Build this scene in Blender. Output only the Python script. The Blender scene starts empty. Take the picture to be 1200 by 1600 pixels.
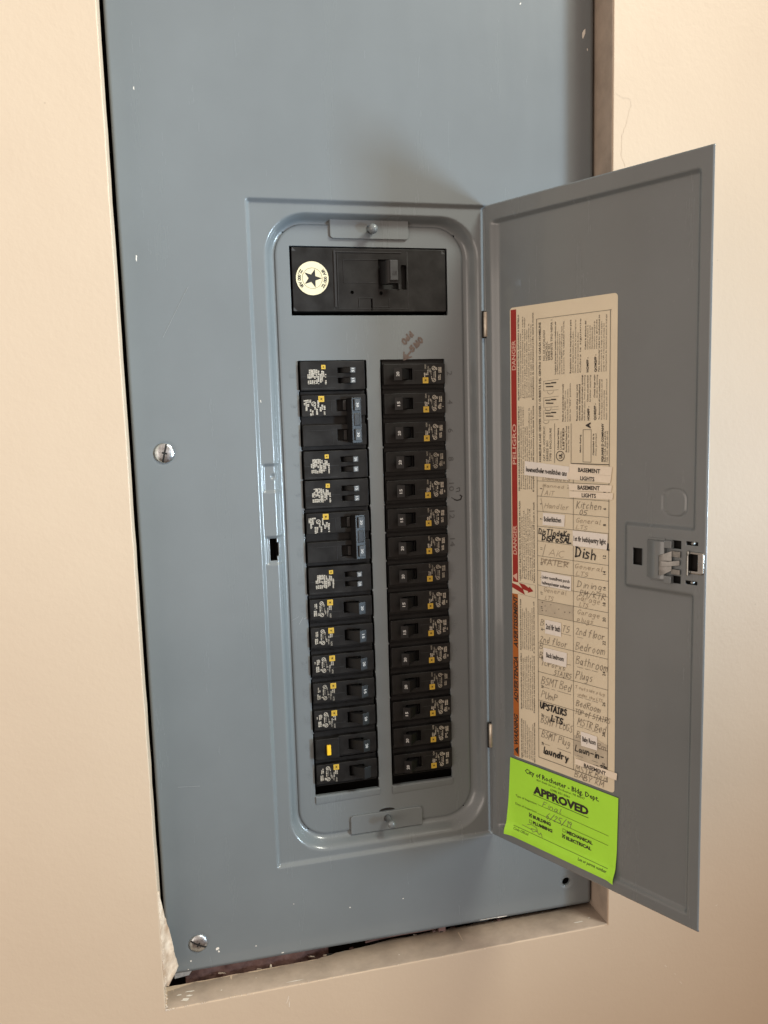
import bpy, bmesh, math, random
from math import sin, cos, pi, radians
from mathutils import Vector, Matrix
from mathutils.geometry import tessellate_polygon
random.seed(7)
SC = bpy.context.scene
COL = SC.collection
K = 0.001                                   # everything below is written in millimetres

# ------------------------------------------------------------------ camera, light, exposure
cam_d = bpy.data.cameras.new("camera")
cam = bpy.data.objects.new("camera", cam_d)
COL.objects.link(cam)
SC.camera = cam
cam_d.sensor_fit = 'VERTICAL'
cam_d.sensor_height = 36.0
cam_d.lens = 28.453
cam_d.clip_start = 0.01
cam_d.clip_end = 50
yaw, pit, rol = radians(13.5275), radians(-7.1550), radians(-1.65144)
fw = Vector((sin(yaw)*cos(pit), cos(yaw)*cos(pit), sin(pit)))
rt = Vector((cos(yaw), -sin(yaw), 0))
up = rt.cross(fw)
rt2 = cos(rol)*rt + sin(rol)*up
up2 = -sin(rol)*rt + cos(rol)*up
mw = Matrix((rt2, up2, -fw)).transposed().to_4x4()
mw.translation = Vector((-0.09431, -0.67454, -0.04323))
cam.matrix_world = mw

SC.view_settings.view_transform = 'Standard'
SC.view_settings.look = 'None'
SC.view_settings.exposure = 0.0
SC.view_settings.gamma = 1.0
world = bpy.data.worlds.new("World")
SC.world = world
world.use_nodes = True
world.node_tree.nodes['Background'].inputs[0].default_value = (1.0, 0.79, 0.66, 1)
world.node_tree.nodes['Background'].inputs[1].default_value = 0.66

def area(name, loc, target, w, h, power, color, spread=180):
    d = bpy.data.lights.new(name, 'AREA')
    d.shape = 'RECTANGLE'; d.size = w; d.size_y = h
    d.energy = power; d.color = color; d.spread = radians(spread)
    o = bpy.data.objects.new(name, d); COL.objects.link(o)
    o.location = loc
    o.rotation_euler = (Vector(target) - Vector(loc)).to_track_quat('-Z', 'Y').to_euler()
    return o
area("upper_lamp", (1.34, -1.25, 1.72), (-0.20, 0, 0.10), 0.62, 0.62, 6.0, (1.0, 0.99, 0.86), 52)
area("window_daylight", (1.62, -1.40, -0.32), (-0.42, 0, 0.16), 0.26, 0.36, 4.5, (0.64, 0.83, 1.0), 50)
area("room_fill", (-1.60, -1.45, -0.20), (0.15, 0, -0.15), 1.3, 1.3, 12.0, (1.0, 0.87, 0.76))

# ------------------------------------------------------------------ materials
def new_mat(name):
    m = bpy.data.materials.new(name); m.use_nodes = True
    nt = m.node_tree
    return m, nt, nt.nodes['Principled BSDF']
def N(nt, t, **kw):
    n = nt.nodes.new(t)
    for k, v in kw.items():
        if k.startswith('_'): setattr(n, k[1:], v)
        else: n.inputs[k.replace('__', ' ')].default_value = v
    return n
def mat(name, col, rough=0.5, metal=0.0, var=0.0, vscale=60, bump=0.0, bscale=900, bdist=0.0002, spec=0.5, rvar=0.0, tint=None, detail=4):
    m, nt, b = new_mat(name)
    b.inputs['Roughness'].default_value = rough
    b.inputs['Metallic'].default_value = metal
    b.inputs['Specular IOR Level'].default_value = spec
    tc = N(nt, 'ShaderNodeTexCoord')
    L = nt.links.new
    if var > 0:
        n = N(nt, 'ShaderNodeTexNoise', Scale=vscale, Detail=float(detail), Roughness=0.6)
        L(tc.outputs['Object'], n.inputs['Vector'])
        r = N(nt, 'ShaderNodeValToRGB')
        r.color_ramp.elements[0].position = 0.3; r.color_ramp.elements[1].position = 0.7
        c2 = tint or col
        r.color_ramp.elements[0].color = (*[c*(1-var) for c in c2], 1)
        r.color_ramp.elements[1].color = (*[min(1, c*(1+var)) for c in col], 1)
        L(n.outputs['Fac'], r.inputs['Fac']); L(r.outputs['Color'], b.inputs['Base Color'])
        if rvar > 0:
            mr = N(nt, 'ShaderNodeMapRange')
            mr.inputs['To Min'].default_value = rough - rvar; mr.inputs['To Max'].default_value = rough + rvar
            L(n.outputs['Fac'], mr.inputs['Value']); L(mr.outputs['Result'], b.inputs['Roughness'])
    else:
        b.inputs['Base Color'].default_value = (*col, 1)
    if bump > 0:
        n2 = N(nt, 'ShaderNodeTexNoise', Scale=bscale, Detail=3.0, Roughness=0.55)
        L(tc.outputs['Object'], n2.inputs['Vector'])
        bp = N(nt, 'ShaderNodeBump', Strength=bump, Distance=bdist)
        L(n2.outputs['Fac'], bp.inputs['Height']); L(bp.outputs['Normal'], b.inputs['Normal'])
    return m

M = {}
PAINT = (0.170, 0.194, 0.206)
def paint_material(name, dirt=0.5):
    m, nt, b = new_mat(name)
    L = nt.links.new
    tc = N(nt, 'ShaderNodeTexCoord')
    n = N(nt, 'ShaderNodeTexNoise', Scale=9.0, Detail=5.0, Roughness=0.6); L(tc.outputs['Object'], n.inputs['Vector'])
    r = N(nt, 'ShaderNodeValToRGB')
    r.color_ramp.elements[0].position = 0.35; r.color_ramp.elements[1].position = 0.65
    r.color_ramp.elements[0].color = (*[c*0.955 for c in PAINT], 1)
    r.color_ramp.elements[1].color = (*[c*1.035 for c in PAINT], 1)
    L(n.outputs['Fac'], r.inputs['Fac'])
    # fine dust specks
    v = N(nt, 'ShaderNodeTexNoise', Scale=420.0, Detail=2.0, Roughness=0.5); L(tc.outputs['Object'], v.inputs['Vector'])
    r2 = N(nt, 'ShaderNodeValToRGB')
    r2.color_ramp.elements[0].position = 0.70; r2.color_ramp.elements[1].position = 0.80
    r2.color_ramp.elements[0].color = (0, 0, 0, 1); r2.color_ramp.elements[1].color = (0.16*dirt, 0.16*dirt, 0.16*dirt, 1)
    L(v.outputs['Fac'], r2.inputs['Fac'])
    mx = N(nt, 'ShaderNodeMixRGB', Color2=(0.5, 0.47, 0.42, 1)); L(r2.outputs['Color'], mx.inputs['Fac']); L(r.outputs['Color'], mx.inputs['Color1'])
    L(mx.outputs['Color'], b.inputs['Base Color'])
    # wiped streaks change the gloss a little
    mp = N(nt, 'ShaderNodeMapping'); mp.inputs['Scale'].default_value = (40, 40, 5); mp.inputs['Rotation'].default_value = (0, 0.5, 0)
    L(tc.outputs['Object'], mp.inputs['Vector'])
    s = N(nt, 'ShaderNodeTexNoise', Scale=1.0, Detail=6.0, Roughness=0.7); L(mp.outputs['Vector'], s.inputs['Vector'])
    mr = N(nt, 'ShaderNodeMapRange'); mr.inputs['To Min'].default_value = 0.17; mr.inputs['To Max'].default_value = 0.34
    L(s.outputs['Fac'], mr.inputs['Value']); L(mr.outputs['Result'], b.inputs['Roughness'])
    b.inputs['Specular IOR Level'].default_value = 0.45
    b.inputs['Coat Weight'].default_value = 0.38; b.inputs['Coat Roughness'].default_value = 0.075
    o = N(nt, 'ShaderNodeTexNoise', Scale=520.0, Detail=2.0); L(tc.outputs['Object'], o.inputs['Vector'])
    o2 = N(nt, 'ShaderNodeTexNoise', Scale=14.0, Detail=2.0); L(tc.outputs['Object'], o2.inputs['Vector'])
    b1 = N(nt, 'ShaderNodeBump', Strength=0.05, Distance=0.0004); L(o.outputs['Fac'], b1.inputs['Height'])
    b2 = N(nt, 'ShaderNodeBump', Strength=0.10, Distance=0.004); L(o2.outputs['Fac'], b2.inputs['Height']); L(b1.outputs['Normal'], b2.inputs['Normal'])
    L(b2.outputs['Normal'], b.inputs['Normal'])
    return m
M['paint'] = paint_material('grey_enamel')

def wall_material():
    m, nt, b = new_mat('peach_wall_paint')
    L = nt.links.new
    tc = N(nt, 'ShaderNodeTexCoord')
    n = N(nt, 'ShaderNodeTexNoise', Scale=5.0, Detail=5.0, Roughness=0.55); L(tc.outputs['Object'], n.inputs['Vector'])
    r = N(nt, 'ShaderNodeValToRGB')
    r.color_ramp.elements[0].position = 0.3; r.color_ramp.elements[1].position = 0.7
    c = (0.572, 0.464, 0.350)
    r.color_ramp.elements[0].color = (c[0]*0.97, c[1]*0.955, c[2]*0.94, 1)
    r.color_ramp.elements[1].color = (c[0]*1.03, c[1]*1.03, c[2]*1.02, 1)
    L(n.outputs['Fac'], r.inputs['Fac'])
    # scuffs and specks
    v = N(nt, 'ShaderNodeTexVoronoi', Scale=30.0); L(tc.outputs['Object'], v.inputs['Vector'])
    r2 = N(nt, 'ShaderNodeValToRGB')
    r2.color_ramp.elements[0].position = 0.012; r2.color_ramp.elements[1].position = 0.03
    r2.color_ramp.elements[0].color = (0.35, 0.35, 0.35, 1); r2.color_ramp.elements[1].color = (0, 0, 0, 1)
    L(v.outputs['Distance'], r2.inputs['Fac'])
    mx = N(nt, 'ShaderNodeMixRGB', Color2=(0.30, 0.23, 0.17, 1)); L(r2.outputs['Color'], mx.inputs['Fac']); L(r.outputs['Color'], mx.inputs['Color1'])
    L(mx.outputs['Color'], b.inputs['Base Color'])
    b.inputs['Roughness'].default_value = 0.5
    b.inputs['Specular IOR Level'].default_value = 0.35
    o = N(nt, 'ShaderNodeTexNoise', Scale=260.0, Detail=3.0, Roughness=0.5); L(tc.outputs['Object'], o.inputs['Vector'])
    o2 = N(nt, 'ShaderNodeTexNoise', Scale=28.0, Detail=4.0, Roughness=0.6); L(tc.outputs['Object'], o2.inputs['Vector'])
    b1 = N(nt, 'ShaderNodeBump', Strength=0.24, Distance=0.0006); L(o.outputs['Fac'], b1.inputs['Height'])
    b2 = N(nt, 'ShaderNodeBump', Strength=0.07, Distance=0.004); L(o2.outputs['Fac'], b2.inputs['Height']); L(b1.outputs['Normal'], b2.inputs['Normal'])
    L(b2.outputs['Normal'], b.inputs['Normal'])
    return m
M['wall'] = wall_material()
M['jamb'] = mat('taupe_paint_and_shade', (0.41, 0.335, 0.268), 0.6, var=0.2, vscale=35, bump=0.4, bscale=200, bdist=0.0008)  # taupe ledge paint; on the right side board it colours in the shade
M['gypsum'] = mat('chalky_gypsum', (0.74, 0.66, 0.56), 0.9, var=0.12, vscale=150, bump=0.8, bscale=400, bdist=0.001)
M['paper'] = mat('torn_drywall_paper', (0.72, 0.62, 0.50), 0.85, var=0.2, vscale=70, tint=(0.50, 0.34, 0.22), bump=0.8, bscale=160, bdist=0.0015)  # brown tint also puts fold shading into the paper colour
M['brick'] = mat('dusty_red_backing', (0.15, 0.088, 0.075), 0.9, var=0.45, vscale=55, tint=(0.10, 0.045, 0.04), bump=0.9, bscale=120, bdist=0.002)
M['void'] = mat('cavity_shade', (0.010, 0.009, 0.008), 0.9)  # near-black stands in for the shade inside cavities
M['plastic'] = mat('black_breaker_plastic', (0.0105, 0.0103, 0.0102), 0.45, var=0.6, vscale=70, bump=0.25, bscale=1500, bdist=0.0002, rvar=0.08, spec=0.30)
M['plastic2'] = mat('charcoal_plastic', (0.020, 0.020, 0.021), 0.5, var=0.25, vscale=200, bump=0.3, bscale=1600, spec=0.4)
M['slot'] = mat('slot_shade_black', (0.005, 0.005, 0.005), 0.7)  # near-black in place of the shade inside slots and recesses
M['handle'] = mat('handle_black_plastic', (0.007, 0.007, 0.0075), 0.40, bump=0.2, bscale=1200, spec=0.35)
M['pad'] = mat('dusty_grey_handle_pad', (0.042, 0.045, 0.048), 0.5, var=0.25, vscale=300)
M['pad2'] = mat('pale_grey_handle_tip', (0.095, 0.10, 0.103), 0.5, var=0.3, vscale=500)
M['silver'] = mat('silver_rating_print', (0.43, 0.40, 0.34), 0.6)
M['silverdim'] = mat('worn_rating_print', (0.31, 0.285, 0.235), 0.6)
M['white'] = mat('white_print', (0.55, 0.56, 0.56), 0.6)
M['yellow'] = mat('yellow_square_logo', (0.60, 0.40, 0.05), 0.5)
M['button'] = mat('yellow_test_button', (0.86, 0.55, 0.03), 0.35)
M['label'] = mat('manila_label', (0.80, 0.725, 0.55), 0.55, var=0.035, vscale=25, bump=0.1, bscale=900)
M['red'] = mat('danger_red', (0.36, 0.022, 0.014), 0.5, var=0.06, vscale=60)
M['orange'] = mat('warning_orange', (0.46, 0.135, 0.02), 0.5, var=0.06, vscale=60)
M['ink'] = mat('black_print_ink', (0.03, 0.024, 0.02), 0.6)
M['inkfine'] = mat('fine_print_ink', (0.035, 0.025, 0.02), 0.6)
M['pencil'] = mat('pencil_writing', (0.34, 0.28, 0.205), 0.6)
M['pen'] = mat('pen_writing', (0.17, 0.14, 0.11), 0.6)
M['marker'] = mat('black_marker_writing', (0.012, 0.011, 0.012), 0.5)
M['palered'] = mat('stripe_lettering', (0.74, 0.46, 0.37), 0.6)
M['tape'] = mat('white_label_tape', (0.90, 0.875, 0.82), 0.45, var=0.03, vscale=90)
M['tapecream'] = mat('cream_label_tape', (0.90, 0.82, 0.68), 0.45, var=0.03, vscale=90)
M['green'] = mat('fluorescent_green_paper', (0.47, 0.97, 0.06), 0.6, var=0.03, vscale=40, bump=0.1, bscale=900)
M['ivory'] = mat('ivory_sticker_paper', (0.77, 0.71, 0.48), 0.55, var=0.02, vscale=90)
M['zinc'] = mat('zinc_plated_steel', (0.25, 0.25, 0.24), 0.46, metal=1.0, var=0.25, vscale=220, bump=0.2, bscale=500, rvar=0.1)
M['chrome'] = mat('bright_latch_steel', (0.33, 0.34, 0.33), 0.12, metal=1.0, var=0.15, vscale=300)
M['hinge'] = mat('pale_hinge_metal', (0.62, 0.57, 0.48), 0.42, metal=0.75, var=0.2, vscale=250)
M['screw'] = mat('nickel_screw_head', (0.58, 0.62, 0.65), 0.30, metal=1.0, var=0.30, vscale=350, bump=0.35, bscale=900, rvar=0.12)
M['galv'] = mat('galvanised_flange', (0.55, 0.58, 0.60), 0.5, metal=0.6, var=0.3, vscale=200)
M['chip'] = mat('white_paint_chip', (0.78, 0.75, 0.68), 0.8, bump=0.4, bscale=600)
M['redmarker'] = mat('faded_red_marker', (0.105, 0.078, 0.068), 0.55, var=0.3, vscale=400)
M['numgrey'] = mat('grey_stamped_number', (0.075, 0.08, 0.083), 0.5)
M['numfaint'] = mat('faint_stamped_number', (0.150, 0.171, 0.182), 0.45)
M['scratch'] = mat('pale_scratch', (0.30, 0.33, 0.34), 0.4)
M['dirtprint'] = mat('soft_grey_smudge', (0.42, 0.36, 0.28), 0.7, var=0.2, vscale=120)

# ------------------------------------------------------------------ builders
class MB:
    def __init__(s): s.v = []; s.f = []; s.q = 0
    def add(s, vs, fs):
        o = len(s.v); s.v += [tuple(v) for v in vs]; s.f += [tuple(i + o for i in f) for f in fs]
    def box(s, x0, x1, y0, y1, z0, z1):
        s.add([(x0,y0,z0),(x1,y0,z0),(x1,y1,z0),(x0,y1,z0),(x0,y0,z1),(x1,y0,z1),(x1,y1,z1),(x0,y1,z1)],
              [(0,1,5,4),(1,2,6,5),(2,3,7,6),(3,0,4,7),(4,5,6,7),(3,2,1,0)])
    def sheet(s, pts, y):                    # flat polygon facing the room, pts (x,z) counter-clockwise
        s.add([(x, y, z) for x, z in pts], [tuple(range(len(pts)))])
    def rect(s, x0, x1, z0, z1, y): s.sheet([(x0,z0),(x1,z0),(x1,z1),(x0,z1)], y)
    def loft(s, rings, cap0=True, cap1=True):
        n = len(rings[0]); o = len(s.v)
        for r in rings: s.v += [tuple(p) for p in r]
        for i in range(len(rings)-1):
            for j in range(n):
                a = o+i*n+j; b = o+i*n+(j+1) % n
                s.f.append((a, b, b+n, a+n))
        if cap0: s.f.append(tuple(o+j for j in reversed(range(n))))
        if cap1: s.f.append(tuple(o+(len(rings)-1)*n+j for j in range(n)))
    def lathe(s, prof, c, axis='y', n=24):   # prof: list of (radius, distance along -axis)
        rings = []
        for r, h in prof:
            ring = []
            for i in range(n):
                a = 2*pi*i/n
                if axis == 'y': ring.append((c[0]+r*cos(a), c[1]-h, c[2]+r*sin(a)))
                else: ring.append((c[0]+r*cos(a), c[1]+r*sin(a), c[2]+h))
            rings.append(ring)
        s.loft(rings)
    def ribbon(s, pts, w, y):                # stroke in the x,z plane
        for (x0, z0), (x1, z1) in zip(pts[:-1], pts[1:]):
            dx, dz = x1-x0, z1-z0; l = math.hypot(dx, dz)
            if l < 1e-6: continue
            s.q = (s.q+1) % 30; y_ = y - .005*s.q
            nx, nz = -dz/l*w/2, dx/l*w/2; ex, ez = dx/l*w*0.35, dz/l*w*0.35
            s.add([(x0-ex-nx, y_, z0-ez-nz), (x1+ex-nx, y_, z1+ez-nz), (x1+ex+nx, y_, z1+ez+nz), (x0-ex+nx, y_, z0-ez+nz)], [(0,1,2,3)])
    def build(s, name, m, parent=None, smooth=False, bev=0, wn=False, loc=None, rot=None, seg=2, fix=True, angle=40):
        me = bpy.data.meshes.new(name)
        me.from_pydata([(x*K, y*K, z*K) for x, y, z in s.v], [], s.f)
        me.update()
        if fix:
            bm = bmesh.new(); bm.from_mesh(me)
            bmesh.ops.remove_doubles(bm, verts=bm.verts, dist=1e-7)
            bmesh.ops.recalc_face_normals(bm, faces=bm.faces)
            bm.to_mesh(me); bm.free()
        if smooth:
            me.shade_smooth()
            if smooth != 'all': me.set_sharp_from_angle(angle=radians(angle))
        me.materials.append(M[m] if isinstance(m, str) else m)
        o = bpy.data.objects.new(name, me); COL.objects.link(o)
        if parent: o.parent = parent
        if loc: o.location = [c*K for c in loc]
        if rot: o.rotation_euler = rot
        if bev:
            b = o.modifiers.new('bevel', 'BEVEL'); b.width = bev*K; b.segments = seg; b.limit_method = 'ANGLE'; b.angle_limit = radians(35)
            me.shade_smooth(); wn = True
        if wn:
            w = o.modifiers.new('weighted', 'WEIGHTED_NORMAL'); w.keep_sharp = True; w.weight = 100
        return o

def rrect(x0, x1, z0, z1, r, n=6):
    if not isinstance(r, (tuple, list)): r = (r, r, r, r)   # BL, BR, TR, TL
    out = []
    for (cx, cz, rr, a0) in ((x0+r[0], z0+r[0], r[0], pi), (x1-r[1], z0+r[1], r[1], 1.5*pi), (x1-r[2], z1-r[2], r[2], 0), (x0+r[3], z1-r[3], r[3], .5*pi)):
        if rr < 1e-6: out.append((cx, cz)); continue
        for i in range(n+1):
            a = a0 + i*(pi/2)/n
            out.append((cx+rr*cos(a), cz+rr*sin(a)))
    return out
def circle(cx, cz, r, n=24, a0=0): return [(cx+r*cos(a0+2*pi*i/n), cz+r*sin(a0+2*pi*i/n)) for i in range(n)]
def offs(loop, d):                            # inward offset of a counter-clockwise loop
    n = len(loop); out = []
    for i in range(n):
        ax, az = loop[i-1]; bx, bz = loop[i]; cx, cz = loop[(i+1) % n]
        d1 = Vector((bx-ax, bz-az)); d2 = Vector((cx-bx, cz-bz))
        if d1.length < 1e-9 or d2.length < 1e-9: out.append((bx, bz)); continue
        d1.normalize(); d2.normalize()
        n1 = Vector((-d1.y, d1.x)); n2 = Vector((-d2.y, d2.x))
        m = (n1+n2)
        if m.length < 1e-6: m = n1.copy()
        m.normalize(); c = max(0.35, m.dot(n1))
        out.append((bx+m.x*d/c, bz+m.y*d/c))
    return out
def plate(mb, outer, holes, yf, yb, bev=0.3, seg=3, depthscale=1.0, hbev=None):
    hbev = bev if hbev is None else hbev
    fr = offs(outer, bev) if bev else list(outer)
    fh = [offs(h, -hbev) if hbev else list(h) for h in holes]
    polys = [[Vector((x, z, 0)) for x, z in fr]] + [[Vector((x, z, 0)) for x, z in reversed(h)] for h in fh]
    flat = [p for pl in polys for p in pl]
    tris = tessellate_polygon(polys)
    fs = []
    for t in tris:
        a, b, c = (flat[i] for i in t)
        cr = (b.x-a.x)*(c.y-a.y)-(b.y-a.y)*(c.x-a.x)
        fs.append(tuple(t) if cr > 0 else tuple(reversed(t)))
    mb.add([(p.x, yf, p.y) for p in flat], fs)
    for loop, sgn, bv in [(outer, 1, bev)] + [(h, -1, hbev) for h in holes]:
        rings = []
        if bv:
            for i in range(seg+1):
                a = (pi/2)*i/seg
                rings.append([(x, yf + bv*depthscale*(1-cos(a)), z) for x, z in offs(loop, sgn*bv*(1-sin(a)))])
        else: rings.append([(x, yf, z) for x, z in loop])
        rings.append([(x, yb, z) for x, z in loop])
        if sgn < 0: rings = [list(reversed(r)) for r in rings]
        mb.loft(rings[::-1], False, False)

def props(o, label=None, cat=None, group=None, kind=None):
    if label: o['label'] = label
    if cat: o['category'] = cat
    if group: o['group'] = group
    if kind: o['kind'] = kind
    return o
def empty(name, loc=(0,0,0), rot=(0,0,0)):
    o = bpy.data.objects.new(name, None); COL.objects.link(o)
    o.location = [c*K for c in loc]; o.rotation_euler = rot
    o.empty_display_size = 0.02
    return o

# ---- lettering: text is gathered, turned into meshes in one go, then built as flat print
TXT = []; LATE = []
def text(mb, s, h, o, right, upv, width=None, align='L', bold=0.0, shear=0.0, ystretch=1.0):
    TXT.append((mb, s, h, Vector(o), Vector(right), Vector(upv), width, align, bold, shear))
def late(mb, name, m, parent, **kw): LATE.append((mb, name, m, parent, kw))
def flush_text():
    obs = []
    probe = None
    cache = {}
    def mk(s, bold, shear):
        key = (s, bold, shear)
        if key in cache: return cache[key]
        c = bpy.data.curves.new('t', 'FONT'); c.body = s; c.size = 1.0; c.resolution_u = 2 if len(s) < 24 else 1
        c.offset = bold; c.shear = shear
        o = bpy.data.objects.new('t', c); COL.objects.link(o); obs.append(o)
        cache[key] = o
        return o
    probe = mk('H', 0.0, 0.0)
    items = [(t, mk(t[1], t[8], t[9])) for t in TXT]
    dg = bpy.context.evaluated_depsgraph_get(); dg.update()
    data = {}
    for o in obs:
        ev = o.evaluated_get(dg); me = ev.to_mesh()
        data[o.name] = ([(v.co.x, v.co.y) for v in me.vertices], [tuple(p.vertices) for p in me.polygons])
        ev.to_mesh_clear()
    cap = max(y for x, y in data[probe.name][0])
    for (mb, s, h, org, R, U, width, align, bold, shear), ob in items:
        vs, fs = data[ob.name]
        if not vs: continue
        x0 = min(v[0] for v in vs); x1 = max(v[0] for v in vs)
        sy = h/cap; sx = sy if width is None else width/(x1-x0)
        w = (x1-x0)*sx
        dx = {'L': 0, 'C': -w/2, 'R': -w}[align]
        mb.add([org + R*((x-x0)*sx+dx) + U*(y*sy) for x, y in vs], fs)
    for o in obs:
        c = o.data; bpy.data.objects.remove(o); bpy.data.curves.remove(c)
    for mb, name, m, parent, kw in LATE:
        if not mb.v: continue
        lab = kw.pop('label', None)
        ob = mb.build(name, m, parent, fix=False, **kw)
        if lab: ob['label'] = lab

# ---- a small single-stroke alphabet for the handwriting (grid 4 wide, 6 high)
ST = {
 'A': [[(0,0),(2,6),(4,0)],[(0.8,2.2),(3.2,2.2)]], 'B': [[(0,0),(0,6),(2.6,5.7),(3,4.4),(0.4,3.3),(3.4,2.3),(3.2,0.6),(0,0)]],
 'C': [[(3.6,5),(2.4,6),(0.6,5),(0,3),(0.6,0.9),(2.2,0),(3.8,0.8)]], 'D': [[(0.3,0),(0.4,6)],[(0,6),(2.6,5.4),(3.8,3.4),(3,1),(0,0)]],
 'F': [[(0.4,0),(0.6,6),(3.6,6)],[(0.5,3.2),(2.8,3.3)]], 'G': [[(3.6,5),(2.2,6),(0.5,4.8),(0,2.6),(1,0.3),(2.8,0.2),(3.6,2.4),(2.2,2.5)]],
 'H': [[(0,0),(0.3,6)],[(3.4,0),(3.6,6)],[(0.2,3),(3.5,3.2)]], 'I': [[(1,6),(3,6)],[(2,6),(2,0)],[(0.8,0),(3,0)]],
 'K': [[(0.3,0),(0.5,6)],[(3.5,6),(0.5,2.8),(3.8,0)]], 'L': [[(0.6,6),(0.3,0),(3.6,0.2)]],
 'M': [[(0,0),(0.5,6),(2,2.2),(3.6,6),(4,0)]], 'N': [[(0,0),(0.3,6),(3.4,0),(3.6,6)]],
 'O': [[(2,6),(0.4,4.8),(0,2.6),(1,0.3),(2.8,0.2),(3.8,2.4),(3.4,5),(2,6)]], 'P': [[(0.3,0),(0.5,6),(3.2,5.6),(3.5,4),(0.5,2.9)]],
 'R': [[(0.3,0),(0.5,6),(3,5.7),(3.3,4.2),(0.6,3.1),(3.6,0)]], 'S': [[(3.4,5.3),(2,6),(0.6,5),(1,3.6),(3,2.6),(3.2,1),(1.6,0),(0,0.8)]],
 'T': [[(0,5.8),(4,6)],[(2,6),(1.8,0)]], 'U': [[(0.2,6),(0.2,1.6),(1.6,0),(3.2,1),(3.6,6)]], 'W': [[(0,6),(0.9,0),(2,4),(3.1,0),(4,6)]],
 'V': [[(0,6),(1.8,0),(3.8,6)]], 'Y': [[(0,6),(1.9,3),(3.8,6)],[(1.9,3),(1.7,0)]], 'E': [[(3.4,6),(0.3,6),(0.2,0),(3.4,0.1)],[(0.3,3.1),(2.6,3.2)]],
 'a': [[(2.8,3.2),(1.2,3.8),(0.2,2),(0.8,0.2),(2.2,0.6),(2.9,3.4),(2.9,0.6),(3.6,0.2)]], 'b': [[(0.4,6),(0.4,0),(2.4,0.2),(3,2),(1.8,3.4),(0.4,2.4)]],
 'c': [[(3,3.2),(1.6,3.9),(0.3,2.2),(1,0.2),(3.1,0.7)]], 'd': [[(2.9,6),(2.8,0.2)],[(2.8,2.8),(1.2,3.6),(0.2,1.8),(1.2,0.1),(2.8,1)]],
 'e': [[(0.3,2),(3,2.2),(2.2,3.8),(0.8,3.4),(0.3,1.6),(1.4,0),(3.2,0.6)]], 'f': [[(3.2,5.4),(2,6),(1.4,4.6),(1.2,-0.4)],[(0.2,3.4),(2.8,3.5)]],
 'g': [[(2.8,3.4),(1,3.6),(0.4,1.8),(1.6,0.6),(2.8,1.8),(2.9,3.4),(2.7,-1.4),(1,-2.2),(0.2,-1.4)]], 'h': [[(0.4,6),(0.3,0)],[(0.3,2.4),(1.8,3.6),(2.8,2.6),(2.9,0)]],
 'i': [[(1.4,3.6),(1.4,0.1)],[(1.4,5),(1.6,5.2)]], 'k': [[(0.4,6),(0.3,0)],[(2.8,3.6),(0.4,1.8),(3,0)]], 'l': [[(1.2,6),(1.1,0.4),(2.2,0.1)]],
 'm': [[(0.1,3.6),(0.1,0)],[(0.1,2.6),(1.2,3.6),(1.9,2.6),(1.9,0)],[(1.9,2.6),(3,3.6),(3.8,2.6),(3.8,0)]], 'n': [[(0.3,3.6),(0.3,0)],[(0.3,2.4),(1.8,3.6),(2.9,2.6),(3,0)]],
 'o': [[(1.6,3.7),(0.3,2.4),(0.6,0.4),(2,0),(3.1,1.6),(2.8,3.2),(1.6,3.7)]], 'p': [[(0.3,3.6),(0.2,-2)],[(0.3,2.8),(1.8,3.7),(2.9,2.2),(1.8,0.4),(0.3,0.8)]],
 'r': [[(0.4,3.6),(0.4,0)],[(0.4,2.2),(1.4,3.6),(2.8,3.4)]], 's': [[(2.8,3.4),(1.2,3.8),(0.6,2.8),(2.6,1.4),(2.2,0.2),(0.4,0.3)]],
 't': [[(1.6,5.4),(1.4,0.5),(2.6,0.1)],[(0.3,3.7),(3,3.8)]], 'u': [[(0.3,3.6),(0.4,0.8),(1.8,0),(2.8,1.4),(2.9,3.6),(3,0.2)]],
 'w': [[(0.2,3.6),(0.9,0.1),(1.9,2.8),(2.8,0.1),(3.7,3.6)]], 'y': [[(0.3,3.6),(1.6,0.6)],[(3,3.6),(1,-2)]], 'x': [[(0,3.6),(3,0)],[(3,3.6),(0,0)]],
 '0': [[(2,6),(0.5,4.6),(0.3,1.6),(1.8,0),(3.3,1.8),(3.2,4.8),(2,6)]], '2': [[(0.3,4.8),(1.6,6),(3.1,4.8),(0.2,0.1),(3.6,0.2)]], '5': [[(3.4,6),(0.8,5.8),(0.6,3.4),(2.8,3.2),(3.2,1.2),(1.6,0),(0.2,0.6)]],
 '6': [[(3,6),(0.8,3.4),(0.5,1),(2,0),(3.2,1.4),(2.2,2.8),(0.7,1.8)]], '1': [[(1,5),(2,6),(1.9,0)]], '9': [[(3,4.6),(1.6,3.4),(0.4,4.6),(1.6,6),(3,5),(2.6,0)]], '7': [[(0.2,5.9),(3.6,6),(1.4,0)]],
 '/': [[(0.2,-0.8),(3.6,6.8)]], '-': [[(0.4,2.6),(3.4,2.8)]], '.': [[(1,0.1),(1.4,0.3)]], ' ': [], '~': [[(0,2),(1,3.4),(2,1.6),(3,3.2),(4,2)]], '+': [[(2,4.6),(2,0.6)],[(0.2,2.6),(3.8,2.8)]]}
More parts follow.
